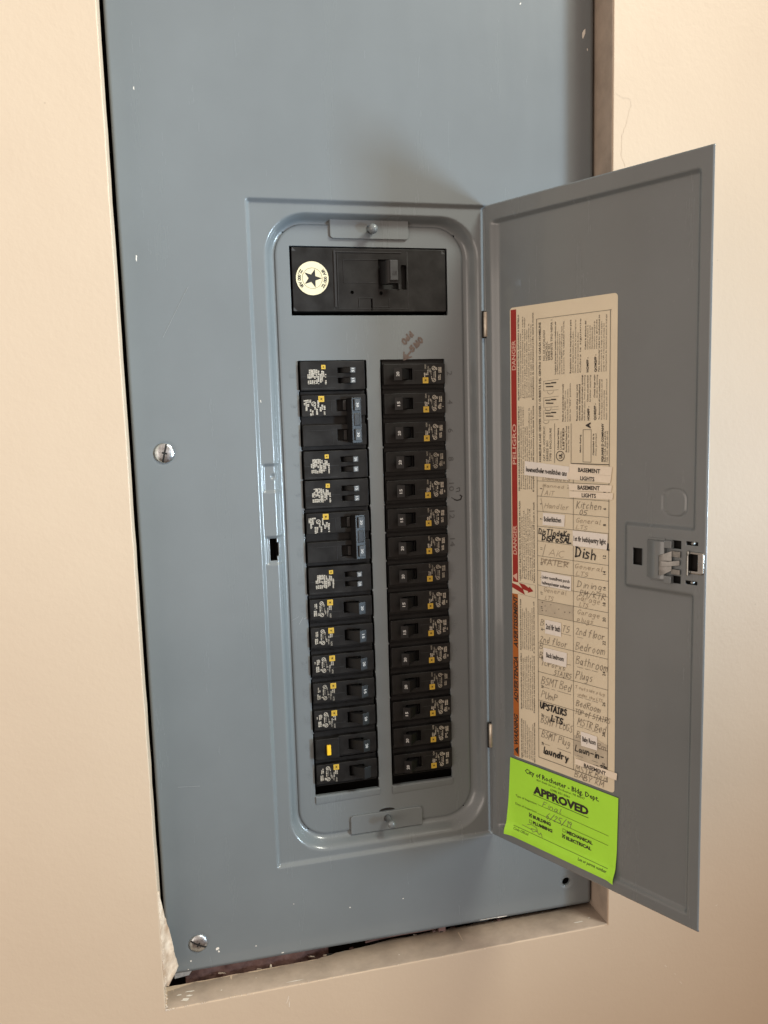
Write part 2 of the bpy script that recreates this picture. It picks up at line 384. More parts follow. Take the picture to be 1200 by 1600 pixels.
def hand(mb, s, x, z, width, h, y, w=0.45, jit=0.35, slope=0.0, slant=0.12, rot=0.0):
    adv = [2.4 if c in 'il. 1' else (5.2 if c in 'mMwW' else 4.6) for c in s]
    tot = sum(adv); sx = width/tot; sz = h/6.0
    cx = 0.0
    cr, sr = cos(rot), sin(rot)
    for c, a in zip(s, adv):
        dz = random.uniform(-.35, .35)
        for stroke in ST.get(c, []):
            pts = []
            for (px, pz) in stroke:
                px += random.uniform(-jit, jit)*0.6; pz += random.uniform(-jit, jit)*0.6 + dz
                X = (cx+px)*sx + pz*sz*slant; Z = pz*sz + (cx+px)*sx*slope
                pts.append((x + X*cr - Z*sr, z + X*sr + Z*cr))
            mb.ribbon(pts, w*random.uniform(.85, 1.15), y)
        cx += a

# ------------------------------------------------------------------ the wall and its opening
def wavy(p0, p1, n, amp, seed):
    rnd = random.Random(seed); out = []
    for i in range(n):
        t = i/n
        x = p0[0]+(p1[0]-p0[0])*t; z = p0[1]+(p1[1]-p0[1])*t
        out.append((x+rnd.uniform(-amp, amp), z+rnd.uniform(-amp, amp)))
    return out
OXL, OXR, OZB, OZT, WF = -138.1, 267.6, -532.7, 640.0, -29.4
opening = [(OXL, OZB)] + wavy((OXL+6, OZB), (OXR, OZB), 60, 0.25, 1) + [(OXR, OZB), (OXR, OZT), (OXL-1.2, OZT)] + wavy((OXL-1.0, OZT-5), (OXL, OZB+4), 70, 0.22, 2)
wm = MB()
plate(wm, [(-1600, -1500), (2000, -1500), (2000, 1500), (-1600, 1500)], [opening], WF, -1.5, bev=0.0, hbev=1.1, seg=4)
wall = wm.build('wall', 'wall', smooth=True, wn=True, angle=60)
props(wall, kind='structure')

# jamb boards of the wall opening: shade coloured into the right side, taupe ledge below
jr = MB()
jr.box(OXR-0.6, OXR+3, WF+1.0, 30, OZB, OZT-2)
o = jr.build('jamb_board', 'jamb', wall, bev=0.3); props(o, label='side of the opening, shade put into its brown colour')
lb = MB(); n = 90
rnd = random.Random(5)
front = []; back = []
for i in range(n+1):
    x = OXL + 1.2 + (OXR-0.8-OXL-1.2)*i/n
    t = i/n
    yb = -2.2 + (0 if x < -20 else min(9, (x+20)*.105)) + rnd.uniform(-.5, .5) + 0.6*sin(i*.6)
    if t < .05: yb = -7 + t*90
    front.append(x); back.append(yb)
rows = []
for i, x in enumerate(front):
    zj = rnd.uniform(-.12, .12)
    rows.append([(x, WF+0.7, OZB-12), (x, WF+0.7, OZB+0.0), (x, WF+1.3, OZB+0.35+zj), (x, (WF+back[i])/2, OZB+0.25+zj), (x, back[i]-0.6, OZB+0.25+zj*2), (x, back[i], OZB-0.2), (x, back[i], OZB-12)])
for i in range(n):
    a, b = rows[i], rows[i+1]
    for j in range(6): lb.add([a[j], b[j], b[j+1], a[j+1]], [(0,1,2,3)])
o = lb.build('jamb_board', 'jamb', wall, smooth=True, angle=50); props(o, label='taupe painted bottom ledge of the opening')
# chalky broken rim along the lower left of the opening
ch = MB()
for i in range(120):
    t = rnd.random()
    if rnd.random() < .5: x = OXL + rnd.uniform(0.2, 1.6); z = OZB + 1 + t*t*160; y = WF + rnd.uniform(.2, 1.6)
    else: x = OXL + t*t*300; z = OZB + rnd.uniform(-.9, .3); y = WF - 0.05
    r = rnd.uniform(.3, .9)*(1-.5*t)
    ch.box(x-r*.5, x+r, y-r*.25, y+r*.4, z-r*.4, z+r*.5)
o = ch.build('gypsum_crumbs', 'gypsum', wall); props(o, kind='stuff')
def blob(mb, cx, cz, rx, rz, y, n=9, seed=0, rot=0):
    r = random.Random(seed); pts = []
    for i in range(n):
        a = 2*pi*i/n; k = r.uniform(.55, 1.15)
        X, Z = rx*k*cos(a), rz*k*sin(a)
        pts.append((cx+X*cos(rot)-Z*sin(rot), cz+X*sin(rot)+Z*cos(rot)))
    mb.sheet(pts, y)
sm = MB()
for (cx, cy, rx, ry, sd) in [(-122, -22, 4.5, 2.2, 1), (-119, -18, 3, 1.2, 2), (-127, -15, 2.5, 1, 3), (-118, -13, 5, .8, 4), (-92, -19, .8, .7, 5), (-62, -12, .6, .5, 6), (66, -17, .9, .7, 7), (243, -19, 7, 1.0, 8), (255, -16, 2, .8, 9), (-30, -25, 10, 0.5, 10)]:
    r = random.Random(sd)
    sm.add([(cx+rx*r.uniform(.5, 1.1)*cos(2*pi*i/9), cy+ry*r.uniform(.5, 1.1)*sin(2*pi*i/9), OZB+0.5) for i in range(9)], [tuple(range(9))])
sm.build('paint_spatter', 'chip', wall)
# hairline cracks and scuffs in the wall paint
ck = MB()
for pts in ([(269.5, 214), (274, 211), (283, 209.5), (284, 205), (280, 190), (276, 180), (275.5, 165), (281, 152)],):
    q = []
    for a, b in zip(pts[:-1], pts[1:]):
        for i in range(4): q.append((a[0]+(b[0]-a[0])*i/4+rnd.uniform(-.5, .5), a[1]+(b[1]-a[1])*i/4+rnd.uniform(-.5, .5)))
    ck.ribbon(q, 0.24, WF-0.06)
ck.build('hairline_crack', mat('faded_crack', (0.50, 0.405, 0.305), .7), wall)
sc = MB()
for (x, z, a, l) in [(329, -587, -.9, 3), (346, -608, -.9, 3.5), (340, -598, -.9, 2), (384, -535, .2, 2.2), (-38, -548, 1.2, 6), (-36, -552, 1.5, 5)]:
    sc.ribbon([(x, z), (x+l*cos(a)*.5, z+l*sin(a)*.5), (x+l*cos(a), z+l*sin(a)+.5)], .55, WF-0.06)
sc.build('scuff', 'gypsum', wall)

# peeled drywall paper at the lower left corner
tp = MB(); rows = []
NP = 26
for i in range(NP+1):
    t = i/NP                                     # 0 top -> 1 bottom
    z = -428 - t*86
    wdt = 0.8 + 11.8*t**1.15 + rnd.uniform(-.25, .25)
    if t > .955: wdt *= (1-(t-.955)*14)
    row = []
    for j in range(9):
        s = j/8
        x = OXL + 0.2 + wdt*s + 0.35*sin(9*t+3*s)*s
        y = WF + 0.5 + 21*min(1, wdt/11)*s**0.8 + 3.2*sin(7*t+5*s+1)*s*t + 1.0*sin(23*t+9*s)*s*t + rnd.uniform(-.3, .3)*s
        row.append((x, y, z + rnd.uniform(-.3, .3) - 2*s*t))
    rows.append(row)
for i in range(NP):
    for j in range(8): tp.add([rows[i][j], rows[i+1][j], rows[i+1][j+1], rows[i][j+1]], [(0,1,2,3)])
o = tp.build('torn_paper', 'paper', wall, smooth='all'); props(o, label='peeled drywall paper curling over the panel corner')
sd = o.modifiers.new('thick', 'SOLIDIFY'); sd.thickness = 0.0005

# reddish backing seen through the gap under the cover
bk = MB(); nx = 60
rows = []
for i in range(nx+1):
    x = -122 + 128*i/nx
    r = []
    for j in range(7):
        z = -514 - 6*j
        r.append((x, 6 + 1.6*sin(i*.45+j*.8)+rnd.uniform(-.6, .6) + .01*max(0, i-45)**2*3, z))
    rows.append(r)
for i in range(nx):
    for j in range(6): bk.add([rows[i][j], rows[i+1][j], rows[i+1][j+1], rows[i][j+1]], [(0,1,2,3)])
o = bk.build('backing_masonry', 'brick', wall, smooth=True); props(o, label='reddish brown rough masonry in the gap under the cover')
for i in range(26):
    x = rnd.uniform(-110, 205); y_c = rnd.uniform(1, 9); z = -533.5 + rnd.uniform(-3, .5); l = rnd.uniform(2, 11); a_ = rnd.uniform(-.4, .4)
    q_ = MB(); h_ = rnd.uniform(.5, 1.8)
    q_.add([(x, y_c, z), (x+l, y_c+l*a_, z), (x+l*.8, y_c+l*a_+h_*2, z+.3), (x+.2, y_c+h_*2.2, z-.2), (x+.4, y_c, z+h_), (x+l*.9, y_c+l*a_, z+h_*.6), (x+l*.7, y_c+l*a_+h_, z+h_*.9), (x+.8, y_c+h_*2, z+h_)],
           [(0,1,5,4),(1,2,6,5),(2,3,7,6),(3,0,4,7),(4,5,6,7),(3,2,1,0)])
    q_.build('debris', ['brick', 'gypsum', 'jamb', 'brick', 'void'][i % 5], wall)
q_ = MB()
for (x0_, z0_, x1_, z1_) in ((40, -531, 108, -529), (118, -529.5, 160, -531)):
    ring_ = []
    for t_ in range(7):
        cx_ = x0_+(x1_-x0_)*t_/6; ring_.append([(cx_, 7+1.1*cos(pi*k_/4)+sin(t_*.8), z0_+(z1_-z0_)*t_/6+1.1*sin(pi*k_/4)) for k_ in range(8)])
    q_ = MB(); q_.loft(ring_); q_.build('cable', 'brick' if x0_ < 50 else 'plastic', wall, smooth=True)
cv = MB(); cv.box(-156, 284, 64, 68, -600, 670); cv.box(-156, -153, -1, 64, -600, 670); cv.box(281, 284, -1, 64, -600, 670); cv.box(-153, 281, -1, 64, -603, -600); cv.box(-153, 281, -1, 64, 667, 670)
cv.build('cavity_light_block', 'void', wall)  # black box added behind the wall to keep stray light out

fl = MB(); fl.box(-3500, 3500, -4500, -29.5, -1420, -1400)  # unseen floor, put in to block ambient light from below
props(fl.build('floor', mat('brown_floor', (0.16, 0.11, 0.08), 0.5, var=.2, vscale=6)), kind='structure')

# ------------------------------------------------------------------ electrical panel
panel = empty('electrical_panel')
props(panel, 'grey steel breaker panel cover set into the peach wall, its door swung open', 'electrical panel')

def S(x, w):                                  # smooth step over width w
    t = min(1, max(0, x/w)); return t*t*(3-2*t)
def sdr(x, z, x0, x1, z0, z1, r):             # signed distance to a rounded rectangle, negative inside
    cx, cz = (x0+x1)/2, (z0+z1)/2
    qx = abs(x-cx)-(x1-x0)/2+r; qz = abs(z-cz)-(z1-z0)/2+r
    return math.hypot(max(qx, 0), max(qz, 0)) + min(max(qx, qz), 0) - r
EX0, EX1, EZT, EZB = -37.0, 165.3, 126.6, -440.4
RIM = (-25.5, 161.0, -434.6, 119.0, 36); FLO = (-16.2, 148.3, -423.3, 112.2, 27)
CXL, CXR = -135.9, 264.5
DF = 12.0                                      # depth of the inner plate
def cover_y(x, z):
    y = 2.8*S(x-EX0+1.6, 3.6)*S(EX1+0.6-x, 2.0)*S(EZT+1.6-z, 3.6)*S(z-EZB+1.6, 3.6)
    a = -sdr(x, z, *RIM); b = sdr(x, z, *FLO)
    if a > 0:
        t = 1.0 if b <= 0 else a/(a+b)
        f = t*t*t*(t*(6*t-15)+10)
        y += (DF+1.2-2.8)*f
    # latch pockets pressed into the left margin
    if x < -17 and y > 0.5:
        for z0, z1 in ((-109, -84.5), (-170.5, -145.5)):
            y += 1.7*S(x+34.6, 2.2)*S(-18.6-x, 2.0)*S(z-z0, 2.0)*S(z1-z, 2.0)
        y += 0.5*S(x+28, 1.6)*S(-20.5-x, 2.5)*S(z+147, 3)*S(-107-z, 3)*0
    d = math.hypot(x+25.5, z+95.6)
    y += 1.1*math.exp(-(d/1.9)**4)
    d = math.hypot(x-239.3, z+502.1)
    y += 1.0*S(7.2-d, 3.2)
    for sx, sz in ((-111.9, -72.3), (-109.1, -498.4)):
        d = math.hypot(x-sx, z-sz); y += 0.5*S(10.5-d, 3.0)
    # slight oil-canning of the thin sheet
    y += 0.25*sin(x*.021+1)*sin(z*.011)*(1-S(x-EX0+14, 14)*S(EX1+14-x, 14)*S(EZT+14-z, 14)*S(z-EZB+14, 14))
    return y
def lines(segs):
    out = []
    for a, b, st in segs:
        n = max(1, int(round((b-a)/st)))
        out += [a+(b-a)*i/n for i in range(n)]
    out.append(segs[-1][1])
    return out
xs = lines([(CXL, -130, 3), (-130, -92, 1.6), (-92, -42, 5), (-42, -30.9, .6), (-30.9, -25.0, .59), (-25.0, -22.6, .6), (-22.6, -10, .6), (-10, 20, 2), (20, 122, 4), (122, 140, 1.5), (140, 170, .7), (170, 228, 5), (228, 250, .9), (250, CXR, 3)])
zs = lines([(-527.5, -512, 3), (-512, -488, 1.0), (-488, -446, 5), (-446, -412, .7), (-412, -388, 1.4), (-388, -172, 3), (-172, -166.9, .85), (-166.9, -163.1, .63), (-163.1, -151.5, .97), (-151.5, -147.9, .6), (-147.9, -143, .8), (-143, -112, 3), (-112, -60, 1.0), (-60, 76, 3), (76, 100, 1.4), (100, 132, .7), (132, 470, 13)])
cm = MB(); idx = {}
def keep(xa, xb, za, zb):
    xm, zm = (xa+xb)/2, (za+zb)/2
    if -9 < xm < 141 and -416 < zm < 105: return False
    if -30.9 < xm < -25.0 and -166.9 < zm < -147.9: return False
    if -25.1 < xm < -22.6 and -163.1 < zm < -151.5: return False
    if math.hypot(xm-239.3, zm+502.1) < 4.3: return False
    return True
vs = []; fs = []
def gv(i, j):
    k = (i, j)
    if k not in idx:
        x, z = xs[i], zs[j]
        zz = z
        if z < -500: zz = z + (4.9 - 4.9*((x-CXL)/(CXR-CXL)))*((-500-z)/27.5)
        d = math.hypot(x-239.3, z+502.1)
        xx = x
        if 2.9 < d < 5.3:                       # round off the screw hole
            k2 = 4.3/d; k3 = 1-abs(d-4.3)/1.2
            if k3 > 0: xx = 239.3+(x-239.3)*(1+(k2-1)*min(1, k3*1.6)); zz += (z+502.1)*((k2-1)*min(1, k3*1.6))
        idx[k] = len(vs); vs.append((xx, cover_y(xx, z), zz))
    return idx[k]
for i in range(len(xs)-1):
    for j in range(len(zs)-1):
        if keep(xs[i], xs[i+1], zs[j], zs[j+1]):
            fs.append((gv(i, j), gv(i+1, j), gv(i+1, j+1), gv(i, j+1)))
cm.add(vs, fs)
cover = cm.build('cover_plate', 'paint', panel, smooth='all', fix=False)
sd = cover.modifiers.new('thick', 'SOLIDIFY'); sd.thickness = 0.0014; sd.offset = -1 

# inner plate (dead front) with its rolled edge and the three openings
dfm = MB()
outer = rrect(FLO[0]+0.8, FLO[1]-0.8, FLO[2]+0.8, FLO[3]-0.8, FLO[4]-0.8, 14)
WZ0 = -385.2
win = [rrect(0.0, 59.0, WZ0, 0.0, 0.6, 2), rrect(71.2, 129.2, WZ0, 0.0, 0.6, 2), rrect(-3.2, 133.0, 37.2, 93.5, 0.5, 2)]
plate(dfm, outer, win, DF-0.2, DF+3.0, bev=2.6, hbev=0.35, seg=5, depthscale=0.5)
dead = dfm.build('inner_plate', 'paint', panel, smooth=True, wn=True, angle=60)
# small broken-off twist-out nubs along the window edges
nb = MB()
for k in range(15):
    z = -25.1*k - 25.1
    for x, s in ((0.0, 1), (59.0, -1), (71.2, 1), (129.2, -1)):
        if rnd.random() < .75:
            w = rnd.uniform(.4, .9)
            nb.box(min(x-s*.3, x+s*w), max(x-s*.3, x+s*w), DF-0.3, DF+0.6, z-0.7+rnd.uniform(-.4, .4), z+0.9)
o = nb.build('breakout_nubs', 'paint', panel, bev=0.15); props(o, kind='stuff')
# turned-up lip below each window
for x0, x1 in ((0.3, 59.5), (71.2, 129.4)):
    m = MB()
    m.loft([[(x0, DF-0.25, WZ0-0.2), (x0, DF-1.3, WZ0-1.0), (x0, DF-1.1, WZ0-6.0), (x0, DF-0.25, WZ0-8.5)], [(x1, DF-0.25, WZ0-0.2), (x1, DF-1.3, WZ0-1.0), (x1, DF-1.1, WZ0-5.0), (x1, DF-0.25, WZ0-7.0)]])
    m.build('window_lip', 'paint', panel, bev=0.2)
# mounting tabs and studs
for z0, z1, cr, zs_ in ((99.8, 116, (3, 3, .5, .5), 107.6), (-426, -408.5, (.5, .5, 3, 3), -415.0)):
    m = MB()
    plate(m, rrect(31.2, 98.8, z0, z1, cr, 5), [circle(65.5, zs_, 3.4, 18)], DF-2.0, DF+1, bev=0.5, hbev=.3)
    m.build('mounting_tab', 'paint', panel, smooth=True, wn=True, angle=60)
    m = MB()
    if zs_ > 0: m.lathe([(2.6, -6), (2.6, 6), (3.6, 6.8), (4.1, 8.5), (4.0, 10.4), (3.0, 12), (1.4, 12.8), (.2, 13)], (66.2, DF, zs_-1.0), n=20)
    else: m.lathe([(2.6, -6), (2.7, 13), (3.3, 14), (3.5, 15.4), (3.0, 16.6), (1.4, 17.2), (.2, 17.4)], (66.0, DF, zs_+0.5), n=20)
    m.build('stud', 'paint', panel, smooth=True, angle=60)
    m = MB()                                    # half-moon dimple beside the tab, its shade painted as a flat patch
    zz = z0-0.2 if zs_ > 0 else z1+0.2
    arc = [(65.5+7.5*cos(a), zz+(2.6*sin(a))) for a in [pi+pi*i/12 if zs_ > 0 else pi*i/12 for i in range(13)]]
    m.sheet(arc, DF-0.25)
    m.build('dimple_shade', 'slot' if zs_ < 0 else 'numfaint', panel)
# steel box behind the plate, coloured near-black for the shade inside
bx = MB(); bx.box(-25, 158, 50, 52, -435, 122)
bx.box(-25, -24, 14.5, 50, -435, 122); bx.box(157, 158, 14.5, 50, -435, 122)
bx.box(-40, -15, 22, 23, -180, -140)
bx.box(225, 250, 16, 17, -515, -490)  # dark sheets paint the shade seen through latch slot and screw hole
bx.build('enclosure_box', 'void', panel)
m = MB(); m.add([(-131, 3.5, -520), (-114, 3.5, -519), (-112, 3.5, -523), (-116, 3.5, -525.2), (-119, 3.5, -529), (-131, 3.5, -530)], [(0,5,4,3,2,1)])
m.build('box_flange', 'galv', panel)
m = MB(); m.box(110, 117, 3.5, 9, -534, -524.5)
m.build('shim_block', 'brick', panel, bev=.3)

m = MB()
m.lathe([(4.0, -2.6), (4.0, -.2), (4.3, .35), (5.0, .4), (5.7, -.3), (6.0, -1.2)], (239.3, 0.9, -502.1), n=28)
m.f = m.f[:-2]
m.build('screw_hole_rim', 'paint', panel, smooth='all')
# cover screws
for sx, sz, ang in ((-111.9, -72.3, 1.32), (-109.1, -498.4, -0.55)):
    m = MB()
    R = 8.0
    prof = [(R*0.98, -0.5), (R, 0.3), (R*.97, 0.9), (R*.85, 1.5), (R*.65, 2.0), (R*.42, 2.35), (R*.2, 2.5), (.05, 2.52)]
    m.lathe(prof, (0, 0, 0), n=40)
    sc_ = m.build('cover_screw', 'screw', panel, smooth=True, angle=60, loc=(sx, 0.2, sz))
    m = MB()
    def sag(d):
        pr_ = [(r_, h_) for r_, h_ in reversed(prof)]
        for (ra, ha), (rb, hb) in zip(pr_[:-1], pr_[1:]):
            if ra <= d <= rb: return ha+(hb-ha)*(d-ra)/(rb-ra)
        return prof[-1][1] if d < 1 else .9
    w = 0.75
    for a, l in ((ang, R*.93), (ang+pi/2, R*.26)):
        ca, sa = cos(a), sin(a)
        n_ = 10
        for i in range(-n_, n_):
            p0, p1 = l*i/n_, l*(i+1)/n_
            m.add([(p0*ca+w*sa, -sag(abs(p0))-.05, p0*sa-w*ca), (p1*ca+w*sa, -sag(abs(p1))-.05, p1*sa-w*ca), (p1*ca-w*sa, -sag(abs(p1))-.05, p1*sa+w*ca), (p0*ca-w*sa, -sag(abs(p0))-.05, p0*sa+w*ca)], [(0,1,2,3)])
    m.build('drive_slot_shade', 'slot', sc_)  # black strips on the dome paint the shade of the slot
    m = MB()
    ca, sa = cos(ang), sin(ang)
    for (t0, t1) in ((-.97, -.35), (.4, .97)):
        m.add([(R*t0*ca+.9*sa, -sag(R*abs(t0))-.12, R*t0*sa-.9*ca), (R*t1*ca+.9*sa, -sag(R*abs(t1))-.12, R*t1*sa-.9*ca), (R*t1*ca+.45*sa, -sag(R*abs(t1))-.12, R*t1*sa-.45*ca), (R*t0*ca+.45*sa, -sag(R*abs(t0))-.12, R*t0*sa-.45*ca)], [(0,1,2,3)])
    m.build('slot_burr', 'chrome', sc_)

# stamped position numbers beside the breakers, red marker note, chips and scratches
P1 = 25.1
RD, RU = (0, 0, -1), (1, 0, 0)                  # lettering turned a quarter clockwise
for k in range(15):
    zc = -12.5 - P1*k - 0.3
    for s_n, x_n, w1, w2, m_n in ((str(2*k+2), 131.2, 3.6, 7.4, 'numgrey' if k < 7 else 'numfaint'), (str(2*k+1), -6.8, 3.2, 7.0, 'numfaint')):
        q_ = MB(); text(q_, s_n, 4.6, (x_n, DF-0.32, zc+(1.9 if len(s_n) == 1 else 3.9)+0.2), RD, RU, width=(w1 if len(s_n) == 1 else w2))
        late(q_, 'position_number', m_n, panel)
mk = MB()
y = DF-0.34
for (s, x, z) in (('0dd', 93.5, 12.5), ('5id0', 100.5, 6.0)):
    hand(mk, s, x, z, 12.5 if s == '0dd' else 14.5, 4.6, y, w=1.7, jit=.5, rot=0.80)
mk.ribbon([(98.5, 6.5), (93.2, 0.4)], 1.7, y); mk.ribbon([(92.6, 6.2), (92.4, -.4), (99.2, 2.2)], 1.2, y-0.02); mk.ribbon([(94, 4), (94, 1.5), (96.8, 2.2)], 1.3, y-0.03)
o = mk.build('marker_note', 'redmarker', panel, fix=False); props(o, label='faded red marker arrow and scribbled note above the right breakers')
mk = MB()
mk.ribbon([(137.5, -117.5), (141.2, -116.8), (140.9, -113.8), (138.2, -114.6)], .5, y); mk.ribbon([(136, -124.3), (138.5, -125.2), (141.8, -124.6), (143, -121.8), (141.4, -120.6)], 1.1, y)
mk.ribbon([(133.2, -122.3), (136.6, -124.5)], .5, y-.02)
mk.build('marker_smudge', 'marker', panel, fix=False)
for i, (cx, cz, rx, rz, rot) in enumerate([(-124.0, 78.7, .55, 1.9, .1), (-117.8, 204.7, .5, 1.3, .1), (255.8, 272.0, 1.3, 5.0, -.15), (259.3, 259, .5, 1.5, 0), (-123.8, 81, .8, 1, 0), (197.8, 290.7, .5, 1.2, -.5), (-93.6, -506.5, 2.0, 1.4, .3), (-92.2, -509.3, 1.0, 1.4, .3), (-116.3, -513.5, .9, .9, 0), (25.7, -489.6, .9, .7, 0), (75.6, -489.9, .7, .6, 0), (-59.9, -510.5, .8, .6, 0), (-37, -521.5, 1.6, .5, .1), (-119, -521, .5, .6, 0), (-33, -33, .4, 1.2, .1), (113, 85, .5, 1.2, 0), (-25, -477, .5, .5, 0)]):
    m = MB(); yy = cover_y(cx, cz)-0.08
    blob(m, 0, 0, rx, rz, 0, 8, i, rot)
    m.build('paint_chip', 'chip', panel, loc=(cx, yy, cz))
m = MB()
for (x, z, l, a, w) in [(150, -525.3, 24, -.012, .35), (168, -525.9, 9, 0, .5)]:
    m.ribbon([(x, z), (x+l, z+l*a)], w, -0.12)
m.build('edge_wear', 'chip', panel, fix=False)
for pts, w_, y_s in (([(-107.5, 19), (-96, 40), (-86, 58)], .22, -.33), ([(-118, -354), (-100, -355.5)], .3, -.33), ([(-8, -226), (-4.5, -220)], .35, DF-.3), ([(-3.5, -221.5), (0, -219.8)], .35, DF-.3), ([(-14, -222), (-8, -219)], .2, DF-.3)):
    m = MB(); m.ribbon(pts, w_, y_s); m.build('scratch', 'scratch', panel, fix=False)

# ------------------------------------------------------------------ circuit breakers
YF, YS = DF-3.2, DF+1.8                         # face and shoulder depth
RT = (0, 0, -1); UPT = (1, 0, 0)
def print_block(root, zc, style, rnd):
    m = MB(); y = YF-0.12
    def t(s, x, z, h, w=None): text(m, s, h, (x, y, zc+z), RT, UPT, width=w)
    def solid(x, z0, z1, h):                    # a line of worn print too small to read
        z = z0
        while z < z1:
            w = rnd.uniform(.5, 1.3); 
            if rnd.random() < .95: m.rect(x, x+h*rnd.uniform(.8, 1.15), zc-min(z+w, z1), zc-z, y)
            z += w + rnd.uniform(.12, .4)
    if style == 'hom':
        t('HOM', 18.0, -4.4, 1.5, 3.6); solid(19.0, -2.6, 1.2, 1.0); solid(17.5, -2.6, .8, 1.1)
        t('120/240V', 15.6, -1.8, 1.1, 5.0); solid(16.2, -1.0, 3.4, .8); solid(14.2, 1.4, 4.6, .7)
        t('LISTED', 13.2, 1.2, .9, 4.0); solid(12.9, -4.6, -2.2, .7)
        for zc2, r in ((-6.2+.9, 1.75), (4.9, 1.75)):
            cx = 11.2; zz = zc - zc2
            rc = circle(cx, zz, r-.2, 14); m.ribbon(rc+rc[:1], .55, y); m.ribbon([(cx-.8, zz-.5), (cx+.7, zz+.5)], .7, y)
        text(m, 'ISSUE CP', 1.0, (10.7, y, zc+2.6), RT, UPT, width=4.2)
        solid(9.4, -3.2, 2.6, .9); solid(8.0, 3.4, 5.4, 1.4)
        solid(6.2, -5.4, -1.0, 1.0); solid(5.0, -5.2, -.6, .9); solid(5.8, .8, 5.6, 1.2); solid(4.2, .9, 5.8, 1.3)
        if rnd.random() < .4: solid(7.2, -4.6, -2.6, .8); solid(3.0, -3.6, -1.6, .8)
    elif style == 'tandem':
        for x, a, b in ((21.6, -1.4, 7.2), (20, -3.8, .8), (18.6, -4.2, 4.6), (17.2, -1.6, 5.6), (15.8, -4.4, -.6), (15.4, 0, 6.8), (14.1, -5.2, 6.4), (12.6, -5.4, -1.2), (12.4, .2, 2.6), (11, -5.2, 1.2), (9.6, -5.4, 1.8), (8.2, -5.2, 2.4), (6.8, -1.4, 2.0), (13.4, 3.6, 6.6), (11.8, 3.8, 6.8), (10.2, 3.6, 6.8), (8.6, 3.6, 6.6), (7, 3.8, 6.8)):
            solid(x, a, b, 1.25)
        rc = circle(12.2, zc+3.6, 1.5, 12); m.ribbon(rc+rc[:1], .5, y)
    elif style == 'double':
        for x, a, b in ((19.6, 0, 7.6), (17.8, -1, 3.4), (16.2, 1, 4.6), (14.4, -4.6, 1.4), (13, 2.4, 7.4), (11.6, -.4, 3), (9.4, 2.8, 7.6), (7.8, 2.6, 8.2), (7.6, -5.4, -2.6), (5.8, -5.4, .4), (4.2, -5.2, 4), (2.8, -5, -1)):
            solid(x, a, b, 1.4)
        rc = circle(11.2, zc+1.8, 1.7, 14); m.ribbon(rc+rc[:1], .6, y); m.ribbon([(10.4, zc+1.2), (12, zc+2.4)], .6, y)
    return m
def logo(root, x, z, s, m_='yellow'):
    m = MB(); y = YF-0.14
    w = s*.2
    for a, b, c, d in ((x-s/2, x+s/2, z-s/2, z-s/2+w), (x-s/2, x+s/2, z+s/2-w, z+s/2), (x-s/2, x-s/2+w, z-s/2+w, z+s/2-w), (x+s/2-w, x+s/2, z-s/2+w, z+s/2-w)):
        m.rect(a, b, c, d, y)
    q = s*.17
    m.rect(x-s*.27, x+s*.27, z-s*.27, z-q*.9, y); m.rect(x-s*.27, x+s*.27, z+q*.9, z+s*.27, y); m.rect(x-s*.27, x-q*.9, z-q*.9, z+q*.9, y); m.rect(x+q*.9, x+s*.27, z-q*.9, z+q*.9, y)
    m.rect(x-q*.25, x+q*.25, z-q*.25, z+q*.25, y)
    m.build('square_logo', m_, root, fix=False)

L0 = 56.4
def body(root, zlo, zhi, faces, mname='plastic'):
    m = MB(); m.box(0.8, L0, YS, YS+26, zlo+.15, zhi-.15)
    m.build('case', mname, root, bev=.4)
def face(root, z0, z1, hole, x0=1.0, x1=L0-.3, yf=YF, name='face', r=.8):
    m = MB(); plate(m, rrect(x0, x1, z0, z1, r, 3), [rrect(*h, .3, 2) for h in hole], yf, YS+.4, bev=.45, hbev=.25, seg=3)
    m.build(name, 'plastic', root, smooth=True, wn=True, angle=60)
    if hole:
        m = MB()
        for h in hole: m.box(h[0]-.3, h[1]+.3, YS+.25, YS+.3, h[2]-.3, h[3]+.3)
        for h in hole: m.rect(h[0]-.2, h[1]+.2, h[2]-.2, h[3]+.2, YS-0.4)
        m.build('handle_slot_shade', 'slot', root)  # black sheet stands in for the shade deep in the slot
def frame_tip(xa, ya, xb, yb, z0, z1): return [(xa, ya, z0), (xb, yb, z0), (xb, yb, z1), (xa, ya, z1)]
